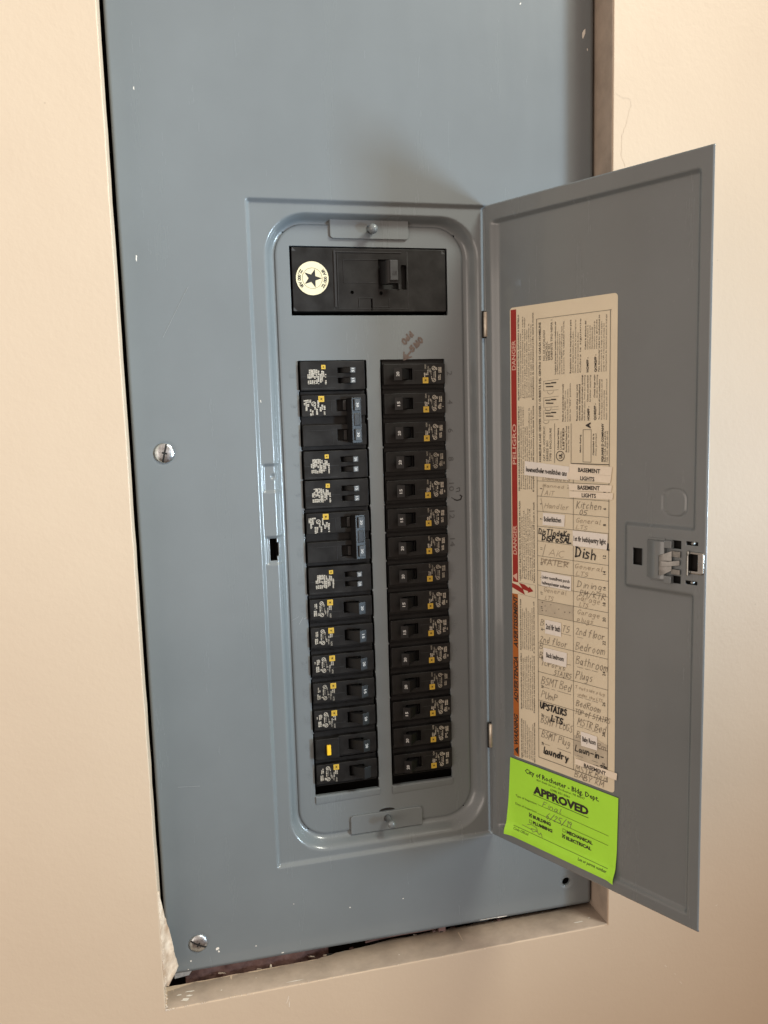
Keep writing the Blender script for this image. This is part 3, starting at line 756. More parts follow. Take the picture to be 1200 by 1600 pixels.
def toggle(root, zc, num, rnd, numsize=2.4, dx=0.0):
    m = MB()
    # flared rocker: narrow at the pivot, wide at the finger tip, leaning towards the centre rail
    h = 4.3
    r0 = frame_tip(31.5+dx, YS-.2, 40.5+dx, YS-.2, zc-h, zc+h)
    r1 = frame_tip(35.5+dx, YF-2.2, 42.8+dx, YF-1.2, zc-h*.93, zc+h*.93)
    r2 = frame_tip(40.4+dx, YF-6.8, 46.6+dx, YF-4.9, zc-h*1.12, zc+h*1.12)
    r3 = frame_tip(42.4+dx, YF-9.4, 48.9+dx, YF-7.0, zc-h*1.28, zc+h*1.28)
    m.loft([r0, r1, r2, r3])
    hd = m.build('handle', 'handle', root, bev=.35)
    # hollow end of the rocker, its shade painted as a black patch
    for s_ in (1, -1):
        q = MB()
        zz = zc + s_*(h*1.16)+s_*.12
        q.add([(41.3+dx, YF-6.4, zz), (46.2+dx, YF-5.2, zz), (46.9+dx, YF-6.6, zz+s_*.35), (42.6+dx, YF-8.2, zz+s_*.35)], [(0,1,2,3)])
        q.build('hollow_shade', 'slot', hd)
    R = Vector((0, 0, -1)); A = Vector((42.4+dx, YF-9.4, 0)); B = Vector((48.9+dx, YF-7.0, 0)); U = (B-A).normalized(); Nn = Vector((U.y, -U.x, 0))
    if num:
        p = MB(); mid = (A+B)/2 + Vector((0, 0, zc)) + Nn*0.12
        text(p, num, numsize, mid - U*(numsize/2) , R, U, align='C', width=3.9, bold=.02)
        late(p, 'rating_number', 'white', hd)
    return hd
def root_for(side, slot, span, nm='circuit_breaker'):
    zt = -0.3 - P1*slot
    if side == 'L': return empty(nm, (0.6, 0, zt-P1*span/2))
    return empty(nm, (129.4, 0, zt-P1*span/2), (0, pi, 0))
def wearline(root, z, x0, x1, rnd):
    m = MB(); m.ribbon([(x0, z), ((x0+x1)/2, z+rnd.uniform(-.2, .2)), (x1, z+rnd.uniform(-.2, .2))], .16, YF-.08)
    m.build('mould_line', 'pad', root, fix=False)
def single(side, slot, num, label, group, rnd):
    r = root_for(side, slot, 1); props(r, label, 'circuit breaker', group)
    s = random.Random(slot*3+(side == 'L'))
    body(r, -P1/2, P1/2, 1)
    m = MB()                                    # raised edges of the shoulders
    for z in (-P1/2+.5, P1/2-.5): m.box(1, L0-.5, YS-1.0, YS+1, z-.4, z+.4)
    m.build('shoulder_rib', 'plastic', r, bev=.2)
    face(r, -8.9, 8.9, [(30.6, 44.5, -4.9, 4.9)])
    toggle(r, 0, num, s)
    p = print_block(r, 0, 'hom', s); late(p, 'rating_print', 'silver' if (slot*7+3) % 4 else 'silverdim', r)
    logo(r, 18.8, 5.5, 5.0)
    if s.random() < .6: wearline(r, -4.2+s.uniform(-1, 5), 1.5, 29, s)
    return r
def tandem(slot, num, label, group):
    r = root_for('L', slot, 1); props(r, label, 'circuit breaker', group)
    s = random.Random(slot+50)
    body(r, -P1/2, P1/2, 1)
    holes = [(32.4, 45.0, 1.9, 6.6), (32.4, 45.0, -6.6, -1.9)]
    face(r, -P1/2+.5, P1/2-.5, holes)
    for zc in (4.25, -4.25):
        m = MB(); h = 2.15
        m.loft([frame_tip(34, YS-.2, 43.5, YS-.2, zc-h, zc+h), frame_tip(40.5, YF-2.2, 45.3, YF-1.6, zc-h, zc+h), frame_tip(42.6, YF-4.6, 47.4, YF-3.4, zc-h*1.08, zc+h*1.08)])
        hd = m.build('handle', 'handle', r, bev=.2)
        A = Vector((42.6, YF-4.6, 0)); B = Vector((47.4, YF-3.4, 0)); U = (B-A).normalized(); Nn = Vector((U.y, -U.x, 0))
        q = MB(); o1 = Nn*.05; hh = h*1.0
        q.add([A+o1+U*.3+Vector((0,0,zc-hh)), B+o1-U*.3+Vector((0,0,zc-hh)), B+o1-U*.3+Vector((0,0,zc+hh)), A+o1+U*.3+Vector((0,0,zc+hh))], [(0,1,2,3)])
        tipo = q.build('handle_tip', 'pad2', r, fix=False)
        p = MB(); mid = (A+B)/2+Vector((0,0,zc))+Nn*.12
        text(p, num, 2.2, mid-U*1.1, (0,0,-1), U, align='C', width=3.0, bold=.02)
        late(p, 'rating_number', 'white', tipo)
    p = print_block(r, 0, 'tandem', s); late(p, 'rating_print', 'silver', r)
    logo(r, 20.6, 7.3, 3.5)
    wearline(r, -.6, 1.5, 31, s); wearline(r, -P1/2+2.2, 2, 30, s)
    return r
def double(slot, num, label, group):
    r = root_for('L', slot, 2); props(r, label, 'circuit breaker', group)
    s = random.Random(slot+90)
    body(r, -P1, P1, 2)
    for zc in (P1/2, -P1/2):
        face(r, zc-9.0, zc+9.0, [(30.6, 45.5, zc-4.9, zc+4.9)])
        m = MB(); h = 4.2                       # the pale arc of the rocker inside its slot
        m.loft([frame_tip(35.8, YS-.3, 39.5, YS-.3, zc-h, zc+h), frame_tip(36.4, YF-.2, 39.0, YF-.2, zc-h, zc+h)])
        m.build('rocker', 'plastic2', r, bev=.3)
    m = MB()
    m.loft([frame_tip(39.0, YF+1, 46.5, YF+1, -P1/2-6, P1/2+6), frame_tip(42.2, YF-7.5, 51.2, YF-5.0, -P1/2-7.2, P1/2+6.4)])
    hd = m.build('handle_tie', 'handle', r, bev=.45)
    A = Vector((42.2, YF-7.5, 0)); B = Vector((51.2, YF-5.0, 0)); U = (B-A).normalized(); Nn = Vector((U.y, -U.x, 0))
    def on(u0, u1, z0, z1, dep):
        return [A+U*u0+Nn*dep+Vector((0,0,z0)), A+U*u1+Nn*dep+Vector((0,0,z0)), A+U*u1+Nn*dep+Vector((0,0,z1)), A+U*u0+Nn*dep+Vector((0,0,z1))]
    for zc in (P1/2, -P1/2):
        q = MB(); q.loft([on(2.0, 7.6, zc-4.9, zc+4.9, -.3), on(2.2, 7.4, zc-4.7, zc+4.7, 1.6)])
        pd = q.build('handle_pad', 'pad', hd, bev=.3)
        p = MB(); mid = A+U*4.8+Nn*1.75+Vector((0,0,zc))
        text(p, num, 2.3, mid-U*1.15, (0,0,-1), U, align='C', width=4.0, bold=.02)
        late(p, 'rating_number', 'white', hd)
    q = MB()
    q.loft([on(1.6, 8.0, -5.2, 5.6, -.1), on(2.4, 7.2, -4.6, 5.0, .5)])
    q.build('bridge', 'plastic2', hd, bev=.3)
    q = MB()
    for u in (.25, 8.6): q.add(on(u, u+.25, -P1/2-6.9, P1/2+6.1, .08), [(0,1,2,3)])
    q.build('worn_edge', 'pad', hd, fix=False)
    p = print_block(r, P1/2, 'double', s); late(p, 'rating_print', 'silver', r)
    logo(r, 17.8, P1/2+5.8, 4.9)
    # raised outline of the blank field on the lower pole
    m = MB()
    for a, b, c, d in ((1.5, 29, -P1/2+4.2, -P1/2+4.5), (26.2, 26.5, -P1/2-8, -P1/2+4.2), (22, 30, P1/2+3.8, P1/2+4.1), (26, 26.3, P1/2-7, P1/2+3.8)):
        m.box(a, b, YF-.25, YF+.1, c, d)
    m.build('field_outline', 'plastic2', r, bev=.1)
    return r
GL = 'breakers in the left column'; GR = 'breakers in the right column'
rr = random.Random(11)
tandem(0, '15', 'black tandem breaker with two small 15 handles, topmost in the left column', GL)
double(1, '30', 'upper double pole 30 breaker with a tied handle in the left column', GL)
tandem(3, '20', 'tandem breaker with two small 20 handles, just below the upper double pole breaker', GL)
tandem(4, '15', 'tandem breaker with two 15 handles, just above the lower double pole breaker', GL)
double(5, '30', 'lower double pole 30 breaker with a tied handle in the left column', GL)
tandem(7, '20', 'tandem breaker with two small 20 handles, just below the lower double pole breaker', GL)
for slot, num, lab in ((8, '20', 'single black breaker directly below the lowest tandem breaker in the left column'),
                       (9, '15', 'single 15 breaker second below the lowest tandem breaker in the left column'),
                       (10, '20', 'single 20 breaker third below the lowest tandem breaker in the left column'),
                       (11, '15', 'single 15 breaker second above the one with the yellow button'),
                       (12, '20', 'single 20 breaker directly above the one with the yellow button'),
                       (14, None, 'bottom breaker of the left column, its handle without a readable number')):
    single('L', slot, num, lab, GL, rr)
# breaker with the yellow test button
r = root_for('L', 13, 1); props(r, 'black 20 breaker with a bright yellow test button, second from the bottom left', 'circuit breaker', GL)
body(r, -P1/2, P1/2, 1)
face(r, -8.9, 8.9, [(30.6, 44.5, -4.9, 4.9)], x0=21.5)
face(r, -10.6, 8.2, [], x0=0.9, x1=21.8, yf=YF-1.6, name='raised_block')
toggle(r, 0, '20', rr)
m = MB(); plate(m, rrect(10.6, 14.2, -6.6, 2.6, .6, 3), [], YF-3.4, YF-1.2, bev=.4); m.build('test_button', 'button', r, smooth=True, wn=True, angle=60)
nth = ['topmost', 'second', 'third', 'fourth', 'fifth', 'sixth', 'seventh', 'eighth', 'ninth', 'tenth', 'eleventh', 'twelfth', 'thirteenth']
for k, num in enumerate([20,15,20,20,15,15,20,20,15,15,20,20,15,20,20]):
    if k == 0: lab = 'single 20 breaker beside the number 2, topmost in the right column'
    elif k < 7: lab = 'single %d breaker beside the stamped number %d, %s from the top on the right' % (num, 2*k+2, nth[k])
    elif k == 14: lab = 'single 20 breaker at the very bottom of the right column'
    elif k == 13: lab = 'single 20 breaker second from the bottom of the right column'
    else: lab = 'single %d breaker, %s from the top of the right column' % (num, nth[k])
    single('R', k, str(num), lab, GR, rr)

# ------------------------------------------------------------------ main breaker
mbk = empty('main_breaker', (0, 0, 0)); props(mbk, 'large black main breaker across the top of the panel with one short handle', 'main breaker')
MY = DF-1.4
m = MB(); plate(m, rrect(-1.6, 131.2, 40.2, 92.2, 1.2, 4), [rrect(71.5, 88.5, 58.8, 83.2, .4, 2), rrect(91.5, 96.0, 58.6, 78.8, .4, 2), circle(48.4, 56.0, 1.5, 12), circle(73.5, 55.6, 1.5, 12), rrect(64.6, 65.8, 41.4, 50.8, .2, 1)], MY, MY+20, bev=.5, hbev=.25)
m.build('case', 'plastic', mbk, smooth=True, wn=True, angle=60)
m = MB(); m.rect(70, 98, 57, 85, MY+4); m.rect(45, 78, 40.5, 60, MY+3.5); m.build('openings_shade', 'slot', mbk)  # black sheets paint in the dark behind the openings
m = MB()                                        # raised module outline and ribs
for a, b, c, d, h in ((33.4, 35.0, 44, 90, .9), (36.2, 36.8, 43.5, 88.5, .5), (34, 92, 88.6, 89.4, .6), (41.5, 71, 82.7, 83.1, .4), (41.4, 41.8, 64.5, 82.7, .4), (41.6, 71, 64.0, 64.4, .35), (97.3, 97.8, 42, 66, .4), (36, 97.3, 42.4, 42.8, .3), (53.8, 54.4, 44.2, 52.0, .5), (54, 66, 51.6, 52.0, .3), (66.6, 80.5, 43.9, 44.3, .3), (80.2, 80.6, 44, 51.5, .3), (88.8, 90.2, 59, 62.5, 1.2)):
    m.box(a, b, MY-h, MY+.3, c, d)
m.build('module_rib', 'plastic2', mbk, bev=.12)
m = MB(); m.box(97.0, 97.35, MY-.08, MY+.1, 42, 90); m.box(33, 33.25, MY-.08, MY+.1, 42, 72)
m.build('worn_edge', 'pad', mbk)
m = MB()
m.loft([frame_tip(73, MY+1, 80, MY+1, 62.5, 81.5), frame_tip(76, MY-6, 86, MY-6, 62, 81.5), frame_tip(79, MY-8.5, 86.8, MY-8.5, 62.6, 82)])
mh = m.build('handle', 'handle', mbk, bev=.5)
m = MB(); m.loft([frame_tip(79.3, MY-8.4, 86.6, MY-8.4, 64.5, 81.7), frame_tip(79.7, MY-9.8, 86.2, MY-9.8, 65, 81.3)])
m.build('handle_cap', 'pad', mh, bev=.35)
m = MB()
for zz in (66.5, 71.5, 76.5): m.box(74.6, 75.6, MY-1.5, MY+.8, zz, zz+3.4)
m.build('handle_ridge', 'plastic2', mh, bev=.3)
m = MB()
hand(m, '200', 81.2, 69.2, 4, 3.2, 0, w=.35, jit=.6)
m2 = MB(); m2.add([(v[0], MY-9.86, v[2]) for v in m.v], m.f); m2.build('rating_number', 'plastic2', mh, fix=False)
for cx, cz in ((0.2, 90.7), (-.2, 42.2), (129.2, 90.0)):
    m = MB(); m.sheet([(cx-1.4, cz-1.5), (cx+1.9, cz-1.4), (cx-1.3, cz+1.6)], MY-.1)
    m.build('worn_corner', 'pad', mbk, fix=False)

# round rating sticker
st = MB(); plate(st, circle(15.0, 67.3, 13.7, 48), [], MY-.35, MY-.03, bev=.1, seg=2)
o = st.build('round_sticker', 'ivory', None, smooth=True, wn=True)
props(o, 'round cream sticker with a black star and 22,000 AIR twice, on the main breaker', 'sticker')
pr = MB(); yS = MY-.42
pts = []
for i in range(10):
    a = 2*pi*i/10; r_ = 8.0 if i % 2 == 0 else 3.15
    pts.append((15.0+r_*cos(a), 67.3+r_*sin(a)))
for i in range(10): pr.add([(15.0, yS, 67.3), (pts[i][0], yS, pts[i][1]), (pts[(i+1) % 10][0], yS, pts[(i+1) % 10][1])], [(0,1,2)])
cc = circle(15.0, 67.3, 8.35, 48); pr.ribbon(cc+cc[:1], .22, yS-.02)
for a0, a1 in ((radians(142), radians(222)), (radians(-42), radians(40))):
    s = '22,000 AIR'
    for i, ch_ in enumerate(s):
        if ch_ == ' ': continue
        a = a0+(a1-a0)*(i+.5)/len(s)
        o_ = Vector((15.0+12.2*cos(a), yS, 67.3+12.2*sin(a)))
        R_ = Vector((-sin(a), 0, cos(a))); U_ = Vector((-cos(a), 0, -sin(a)))
        text(pr, ch_, 2.5, o_, R_, U_, align='C', bold=.03)
late(pr, 'star_print', 'plastic2', o)

# ------------------------------------------------------------------ the door
TH = 2.0633
dang = TH + pi
HX = 165.1
door_rot = (0, 0, dang)
def dloc(x=0, y=0, z=0):
    ex, ey = cos(dang), sin(dang)
    return (HX + x*ex - y*ey, x*ey + y*ex, z)
DZT, DZB, DW = 126.8, -439.8, 202.2
def door_y(u, z):
    f = S(u-5.5, 8.5)*S(193.8-u, 3.6)*S(114.2-z, 4.0)*S(z+430.4, 4.0)
    pk = S(u-135.2, 4.4)*S(-132.2-z, 4.0)*S(z+184.6, 4.0)
    f *= 1-pk
    y = -2.6 + 3.6*f
    # oblong knock-out
    d = sdr(u, z, 167.2, 184.8, -126.4, -106.4, 7)
    y += 0.7*math.exp(-(d/0.6)**2)
    # edge rolls back a little
    y += 0.9*(S(u-DW+1.2, 1.2)+S(1.2-u, 1.2)) + .8*(S(z-DZT+1.2, 1.2)+S(DZB+1.2-z, 1.2))
    y += 0.3*sin(u*.02)*sin(z*.013)
    return y
slots = [(144.4, 152.0, -165.1, -152.1), (187.0, 196.0, -145.8, -143.0), (187.0, 196.0, -174.4, -171.7), (188.4, 196.2, -164.0, -151.6), (176.5, 183.2, -149.4, -143.2), (176.5, 183.2, -175.0, -169.4)]
us = lines([(0, 1.4, .35), (1.4, 5, 1.2), (5, 16, .7), (16, 130, 6), (130, 144.4, .8), (144.4, 152.0, 1.9), (152, 176.5, 1.5), (176.5, 183.2, .75), (183.2, 187, .6), (187, 188.4, .7), (188.4, 196.0, .7), (196.0, 196.2, .2), (196.2, 199.6, .7), (199.6, DW, .35)])
zz = [-439.8, -439.4, -439.0, -438.6]
zz = lines([(DZB, DZB+1.4, .35), (DZB+1.4, -424, .7), (-424, -190, 6), (-190, -175, .8), (-175, -174.4, .6), (-174.4, -171.7, .7), (-171.7, -169.4, .7), (-169.4, -165.1, .8), (-165.1, -164, .5), (-164, -152.1, 1.0), (-152.1, -151.6, .5), (-151.6, -149.4, .7), (-149.4, -145.8, .7), (-145.8, -143.2, .7), (-143.2, -143, .2), (-143, -104, .6), (-104, 108, 6), (108, DZT-1.4, .7), (DZT-1.4, DZT, .35)])
# fine rows near the knock-out outline and both emboss edges; coarse elsewhere
dm = MB(); idd = {}; dv = []; dfc = []
def gd(i, j):
    if (i, j) not in idd:
        idd[(i, j)] = len(dv)
        u, z = us[i], zz[j]
        dv.append((u, door_y(u, z), z))
    return idd[(i, j)]
for i in range(len(us)-1):
    for j in range(len(zz)-1):
        um, zm = (us[i]+us[i+1])/2, (zz[j]+zz[j+1])/2
        if any(a < um < b and c < zm < d for a, b, c, d in slots): continue
        dfc.append((gd(i, j), gd(i+1, j), gd(i+1, j+1), gd(i, j+1)))
dm.add(dv, dfc)
door = dm.build('door', 'paint', panel, smooth='all', fix=False, loc=dloc(0, 0, 0), rot=door_rot)
sd = door.modifiers.new('thick', 'SOLIDIFY'); sd.thickness = 0.0012; sd.offset = -1
props(door, label='open panel door seen from its inner side')
# nick in the top edge paint
m = MB(); m.ribbon([(147, DZT-.4), (150, DZT-.8)], 1.2, -1.2); m.build('edge_nick', 'chip', door, fix=False)
# added black plate: paints the latch slots dark and closes the view through
m = MB(); m.box(140, 186, 3.2, 3.6, -180, -138); m.box(186, 198.5, 2.6, 3.0, -178, -140)
m.build('latch_dark_backing', 'void', door)
for zc in (-144.4, -173.0):
    m = MB(); m.lathe([(1.3, -1.5), (1.3, 1.4), (.9, 1.9), (.1, 2.0)], (191.4, 0, zc), n=12); m.build('rivet', 'zinc', door, smooth=True)
# latch body: curved housing, spring clip, prongs, bright catch
m = MB(); rings = []
for i in range(9):
    t = i/8; u = 156.6 + 15.6*t
    y = -2.2 - 5.2*sin(pi*(.08+.62*t))
    rings.append([(u, y, -172.6), (u, y, -144.4), (u, -1.6, -144.0), (u, -1.6, -173.0)])
m.loft(rings)
lt = m.build('latch_housing', 'paint', door, smooth=True, angle=40, bev=.3)
m = MB(); m.box(171.6, 177.6, -6.4, -1.8, -149.0, -143.6); m.box(171.6, 177.6, -6.4, -1.8, -175.2, -169.6); m.box(158, 171, -3.6, -2.2, -144.6, -142.6); m.box(159, 171, -3.6, -2.2, -174.6, -172.6)
props(m.build('housing_ear', 'paint', door, bev=.5), kind='stuff')
m = MB()
m.loft([[(168.4, -7.9, -169.6), (169.6, -8.3, -169.6), (169.6, -8.3, -154.6), (168.4, -7.9, -154.6)], [(171.5, -6.2, -168.6), (172.3, -6.4, -168.6), (172.3, -6.4, -153.2), (171.5, -6.2, -153.2)], [(177.0, -4.6, -165.6), (177.3, -4.8, -165.6), (177.3, -4.8, -151.0), (177.0, -4.6, -151.0)]])
m.build('spring_clip', 'zinc', door, bev=.25)
m = MB()
m.box(177.0, 183.4, -4.2, -3.2, -155.4, -151.0); m.box(176.6, 183.4, -4.4, -3.4, -168.2, -164.4)
m.loft([[(170.2, -8.4, -162.6), (170.2, -7.6, -162.6), (170.2, -7.6, -158.6), (170.2, -8.4, -158.6)], [(176, -7.4, -162.2), (176, -6.6, -162.2), (176, -6.6, -158.6), (176, -7.4, -158.6)], [(183, -4.0, -161.2), (183, -3.2, -161.2), (183, -3.2, -157.4), (183, -4.0, -157.4)]])
m.build('latch_prong', 'zinc', door, bev=.2)
m = MB()
plate(m, rrect(187.4, 200.8, -166.4, -150.2, 1.6, 4), [rrect(189.8, 196.2, -164.0, -152.0, .5, 2)], -3.4, 1.2, bev=.8, hbev=.5)
m.build('catch', 'chrome', door, smooth=True, wn=True, angle=60)
m = MB(); m.box(189.0, 190.6, -6.0, -3.2, -167.6, -152.4); m.box(188.6, 190.4, -5.0, -3.0, -152.6, -149.6)
m.build('catch_lever', 'chrome', door, bev=.5)
# hinge knuckles
for z0, z1 in ((17.4, 38.6), (-354.6, -332.2)):
    m = MB(); m.lathe([(.1, -.1), (1.5, 0), (1.9, .4), (1.9, z1-z0-.4), (1.5, z1-z0), (.1, z1-z0+.1)], (162.9, -1.2, z0), axis='z', n=18)
    m.build('hinge_barrel', 'hinge', panel, smooth=True, angle=50)
    m = MB(); m.box(160.2, 165.8, -0.2, .6, z0-.8, z1+.8); m.build('hinge_notch_shade', 'slot', panel)  # black box stands in for the shade of the hinge notch

# ------------------------------------------------------------------ circuit directory label on the door
YL = 0.72                                         # label surface in door coordinates
def on_door(name, label, cat, group=None):
    e = empty(name, dloc(0, 0, 0), door_rot); props(e, label, cat, group); return e
lab = on_door('circuit_directory', 'long manila directory label with red and orange stripe on the open door', 'label')
def follow(m_):                                    # lay flat print on the slightly bowed door sheet
    m_.v = [(x, y+0.3*sin(x*.02)*sin(z*.013), z) for x, y, z in m_.v]; return m_
class DMB(MB):
    def build(s, *a, **k):
        follow(s); return MB.build(s, *a, **k)
def densify(x0, x1, z0, z1, r, y, mb, nx=6, nz=30):
    # rounded sheet cut into strips so that it can follow the door
    L_ = rrect(x0, x1, z0, z1, r, 5)
    zcuts = sorted(set([z0+(z1-z0)*i/nz for i in range(nz+1)] + [p[1] for p in L_]))
    def ext(z):
        dz = 0
        if z < z0+r: dz = z0+r-z
        elif z > z1-r: dz = z-(z1-r)
        d = r-math.sqrt(max(0, r*r-dz*dz)); return x0+d, x1-d
    rows = []
    for z in zcuts:
        a, b = ext(z); rows.append([(a+(b-a)*i/nx, y, z) for i in range(nx+1)])
    for i in range(len(rows)-1):
        for j in range(nx): mb.add([rows[i][j], rows[i][j+1], rows[i+1][j+1], rows[i+1][j]], [(0,1,2,3)])
m = DMB(); densify(24.2, 127.6, -356.6, 39.4, 3.0, YL, m)
o = m.build('label_sheet', 'label', lab); s_ = o.modifiers.new('t', 'SOLIDIFY'); s_.thickness = .00012; s_.offset = 1
yp = YL-.22
m = DMB(); 
for i in range(24):
    a, b = 37.6-i*(37.6+195.6)/24, 37.6-(i+1)*(37.6+195.6)/24
    m.rect(25.2, 31.0, b, a, yp)
m.build('red_stripe', 'red', lab, fix=False)
m = DMB()
for i in range(16):
    a, b = -206.3-i*(149.5)/16, -206.3-(i+1)*149.5/16
    m.rect(24.4, 30.6, b, a, yp)
m.build('orange_stripe', 'orange', lab, fix=False)
m = DMB()                                         # lightning arrow
m.sheet([(24.4, -201.0), (33.0, -203.9), (38.4, -205.6), (36.2, -200.8), (30.2, -198.2), (24.4, -197.0)], yp-.04)
m.sheet([(31.9, -195.9), (36.0, -200.9), (42.0, -202.0), (41.4, -203.4), (47.6, -201.2), (43.4, -197.6), (42.6, -198.9), (38.0, -196.6)], yp-.05)
m.build('lightning_arrow', 'red', lab, fix=False)
R_, U_ = (0, 0, 1), (-1, 0, 0)                     # lettering turned to read upwards
y2 = yp-.14
pm = DMB()
for s, u, z0, z1 in (('DANGER', 30.2, -12.6, 12.2), ('PELIGRO', 30.2, -92.6, -58.0), ('DANGER', 29.9, -171.2, -145.6)):
    text(pm, s, 3.9, (u, y2, z0), R_, U_, width=z1-z0, bold=.02)
late(pm, 'stripe_lettering', 'palered', lab)
m = DMB(); m.sheet([(24.9, -190.6), (30.2, -194.2), (30.2, -187.4)], y2); m.build('warning_triangle', 'palered', lab, fix=False)
ink = DMB()
for s, u, z0, z1 in (('AVERTISSEMENT', 30.0, -255.0, -207.4), ('ADVERTENCIA', 29.8, -305.3, -263.2), ('WARNING', 29.4, -344.9, -316.2)):
    text(ink, s, 4.2, (u, y2, z0), R_, U_, width=z1-z0, bold=.03, shear=.25)
ink.sheet([(25.2, -350.2), (29.6, -354.2), (29.6, -346.4)], y2)
fine = DMB()
EN = ['HAZARD OF ELECTRIC SHOCK, EXPLOSION OR ARC FLASH', 'This equipment must be installed and serviced only by', 'qualified electrical personnel.', 'Turn off all power supplying this equipment before', 'working on or inside equipment. Always use a properly rated', 'voltage sensing device to confirm power is off.', 'Replace all devices, doors and covers before turning on', 'Failure to follow these instructions will result in death']
ES = ['PELIGRO DE DESCARGA ELECTRICA, EXPLOSION O DESTELLO', 'Solamente el personal electrico especializado debera instalar', 'y prestar servicio de mantenimiento a este equipo.', 'Desenergice el equipo antes de realizar cualquier trabajo', 'dentro o fuera de el. Siempre utilice un dispositivo detector', 'de tension nominal adecuado para confirmar la', 'desenergizacion del equipo. Vuelva a colocar todos los', 'El incumplimiento de estas instrucciones podra causar la muerte']
FR = ['RISQUE DE DECHARGE ELECTRIQUE, EXPLOSION OU ECLAIR', 'L installation et l entretien de cet appareil ne doivent etre', 'effectues que par du personnel qualifie.', 'Coupez l alimentation de cet appareil avant d y travailler.', 'Utilisez toujours un dispositif de detection de tension', 'a valeur nominale appropriee pour vous assurer', 'que l alimentation est coupee. Replacez tous les', 'Si ces directives ne sont pas respectees cela']
def para(mb, lines_, u0, du, z0, z1, h=1.0, ind=0, bold_last=True, seed=0):
    r = random.Random(seed)
    for i, s in enumerate(lines_):
        w = (z1-z0)*(1 if i in (0, len(lines_)-1) else r.uniform(.72, 1))
        zz0 = z0 + (ind if (ind and i not in (0, len(lines_)-1)) else 0)
        text(mb, s, h, (u0+du*i+h, y2, zz0), R_, U_, width=min(w, z1-zz0), bold=(.02 if (i == 0 or (bold_last and i == len(lines_)-1)) else 0))
para(fine, ES, 32.6, 2.15, -38, 33, 1.35, 1.6, seed=1)
para(fine, ES, 32.6, 2.15, -115, -43, 1.35, 1.6, seed=2)
para(fine, EN, 32.8, 2.15, -193.5, -124, 1.35, 1.6, seed=3)
para(fine, FR, 32.8, 2.05, -256, -210, 1.25, 1.4, seed=4)
para(fine, ES, 33.0, 2.0, -310, -258.5, 1.25, 1.4, seed=5)
para(fine, EN, 33.0, 2.0, -355.5, -319, 1.25, 1.4, seed=6)
text(ink, 'HOMELINE LOAD CENTER COVER / CUBIERTA DEL CENTRO DE CARGA HOMELINE', 1.9, (56.4, y2, -89.5), R_, U_, width=114, bold=.02)
for s, u, z0, z1 in (('NO. DE CATALOGO', 60.6, -6.6, 17.8), ('HOMC30UC', 63.2, -6.6, 8.5), ('SERIE S01', 65.6, -6.6, 6.2), ('GABINETE TIPO NEMA 1', 68.2, -6.6, 25.4),
                    ('CAT. NO. HOMC30UC', 60.6, -88.8, -60.2), ('SERIES S01', 63.8, -88.8, -72), ('TYPE 1 ENCLOSURE', 67.0, -88.8, -61.6)):
    text(ink, s, 1.9, (u, y2, z0), R_, U_, width=z1-z0)
para(fine, ['La palanca del interruptor automatico normalmente esta', 'en "CERRADO"/ON. Cuando se dispara la palanca se mueve', 'Para restablecerlo empuje la palanca a la', 'posicion "DE ABIERTO"/OFF y luego hacia', 'la posicion "DE CERRADO"/ON.'], 70.2, 2.05, -18.3, 23.5, 1.25, bold_last=False, seed=7)
para(fine, ['Requisitos de los interruptores para', 'circuitos ramales instalados en cuadro:', 'Cierre las aberturas de los interruptores', 'automaticos sin usar con placas de relleno:', 'Cubra la siguiente'], 84.8, 2.3, -18.2, 23.6, 1.3, bold_last=False, seed=8)
para(fine, ['Cubre la abertura del', 'interruptor automatico de', 'alta mordaza en un polo', 'Cierre la abertura del', 'interruptor principal de', 'marco grande'], 98.8, 2.0, -.6, 21.4, 1.2, bold_last=False, seed=9)
para(fine, ['Para desconectar todos los conductores no', 'puestos a tierra de la carga en este equipo', 'ponga en OFF el interruptor principal, los', 'interruptores de derivacion antes de trabajar'], 111.0, 2.1, -18.2, 24.8, 1.25, bold_last=False, seed=10)
text(ink, 'HOMFP -', 1.9, (102.4, y2, -18.2), R_, U_, width=11.5, bold=.03)
text(ink, 'QOM2FP -', 1.9, (109.6, y2, -18.4), R_, U_, width=13.5, bold=.03)
text(ink, 'HOMFP -', 1.9, (103.4, y2, -55.6), R_, U_, width=11.0, bold=.03)
text(ink, 'QOM2FP -', 1.9, (109.4, y2, -55.6), R_, U_, width=13.0, bold=.03)
para(fine, ['Reason labeling may omit', 'circuits identified'], 91.0, 2.4, -55.8, -27.2, 1.35, seed=11)
para(fine, ['Close unused circuit breaker openings', 'with filler plates. Order the following:'], 95.8, 2.3, -55.8, -20, 1.3, bold_last=False, seed=12)
para(fine, ['Closes one pole branch', 'breaker opening'], 101.0, 2.2, -41, -20.5, 1.2, bold_last=False, seed=13)
para(fine, ['Closes large main', 'breaker opening'], 107.2, 2.2, -38, -20.5, 1.2, bold_last=False, seed=14)
para(fine, ['To disconnect all load conductors', 'from the supply conductors, turn off', 'circuit breakers before working,', 'main or special disconnect'], 111.6, 2.1, -55.2, -24, 1.25, bold_last=False, seed=15)
para(fine, ['Handle of circuit breaker normally', 'breaker to "TRIPPED". To reset', 'move handle to "OFF" position', 'then to "ON" position'], 77.6, 2.3, -56.4, -26.2, 1.3, bold_last=False, seed=16)
para(fine, ['Underwriters', 'Laboratories Inc.', 'LISTED'], 72.8, 2.6, -79, -61.5, 1.6, bold_last=True, seed=17)
para(fine, ['Enclosed Cabinet Front', 'Issue No. W-2160'], 81.0, 2.2, -81, -60, 1.2, bold_last=False, seed=18)
text(ink, 'A', 3.8, (104.2, y2, -61.9), R_, U_, bold=.06)
para(fine, ['Mains Rating'], 94.4, 2.2, -81, -67, 1.25, bold_last=False)
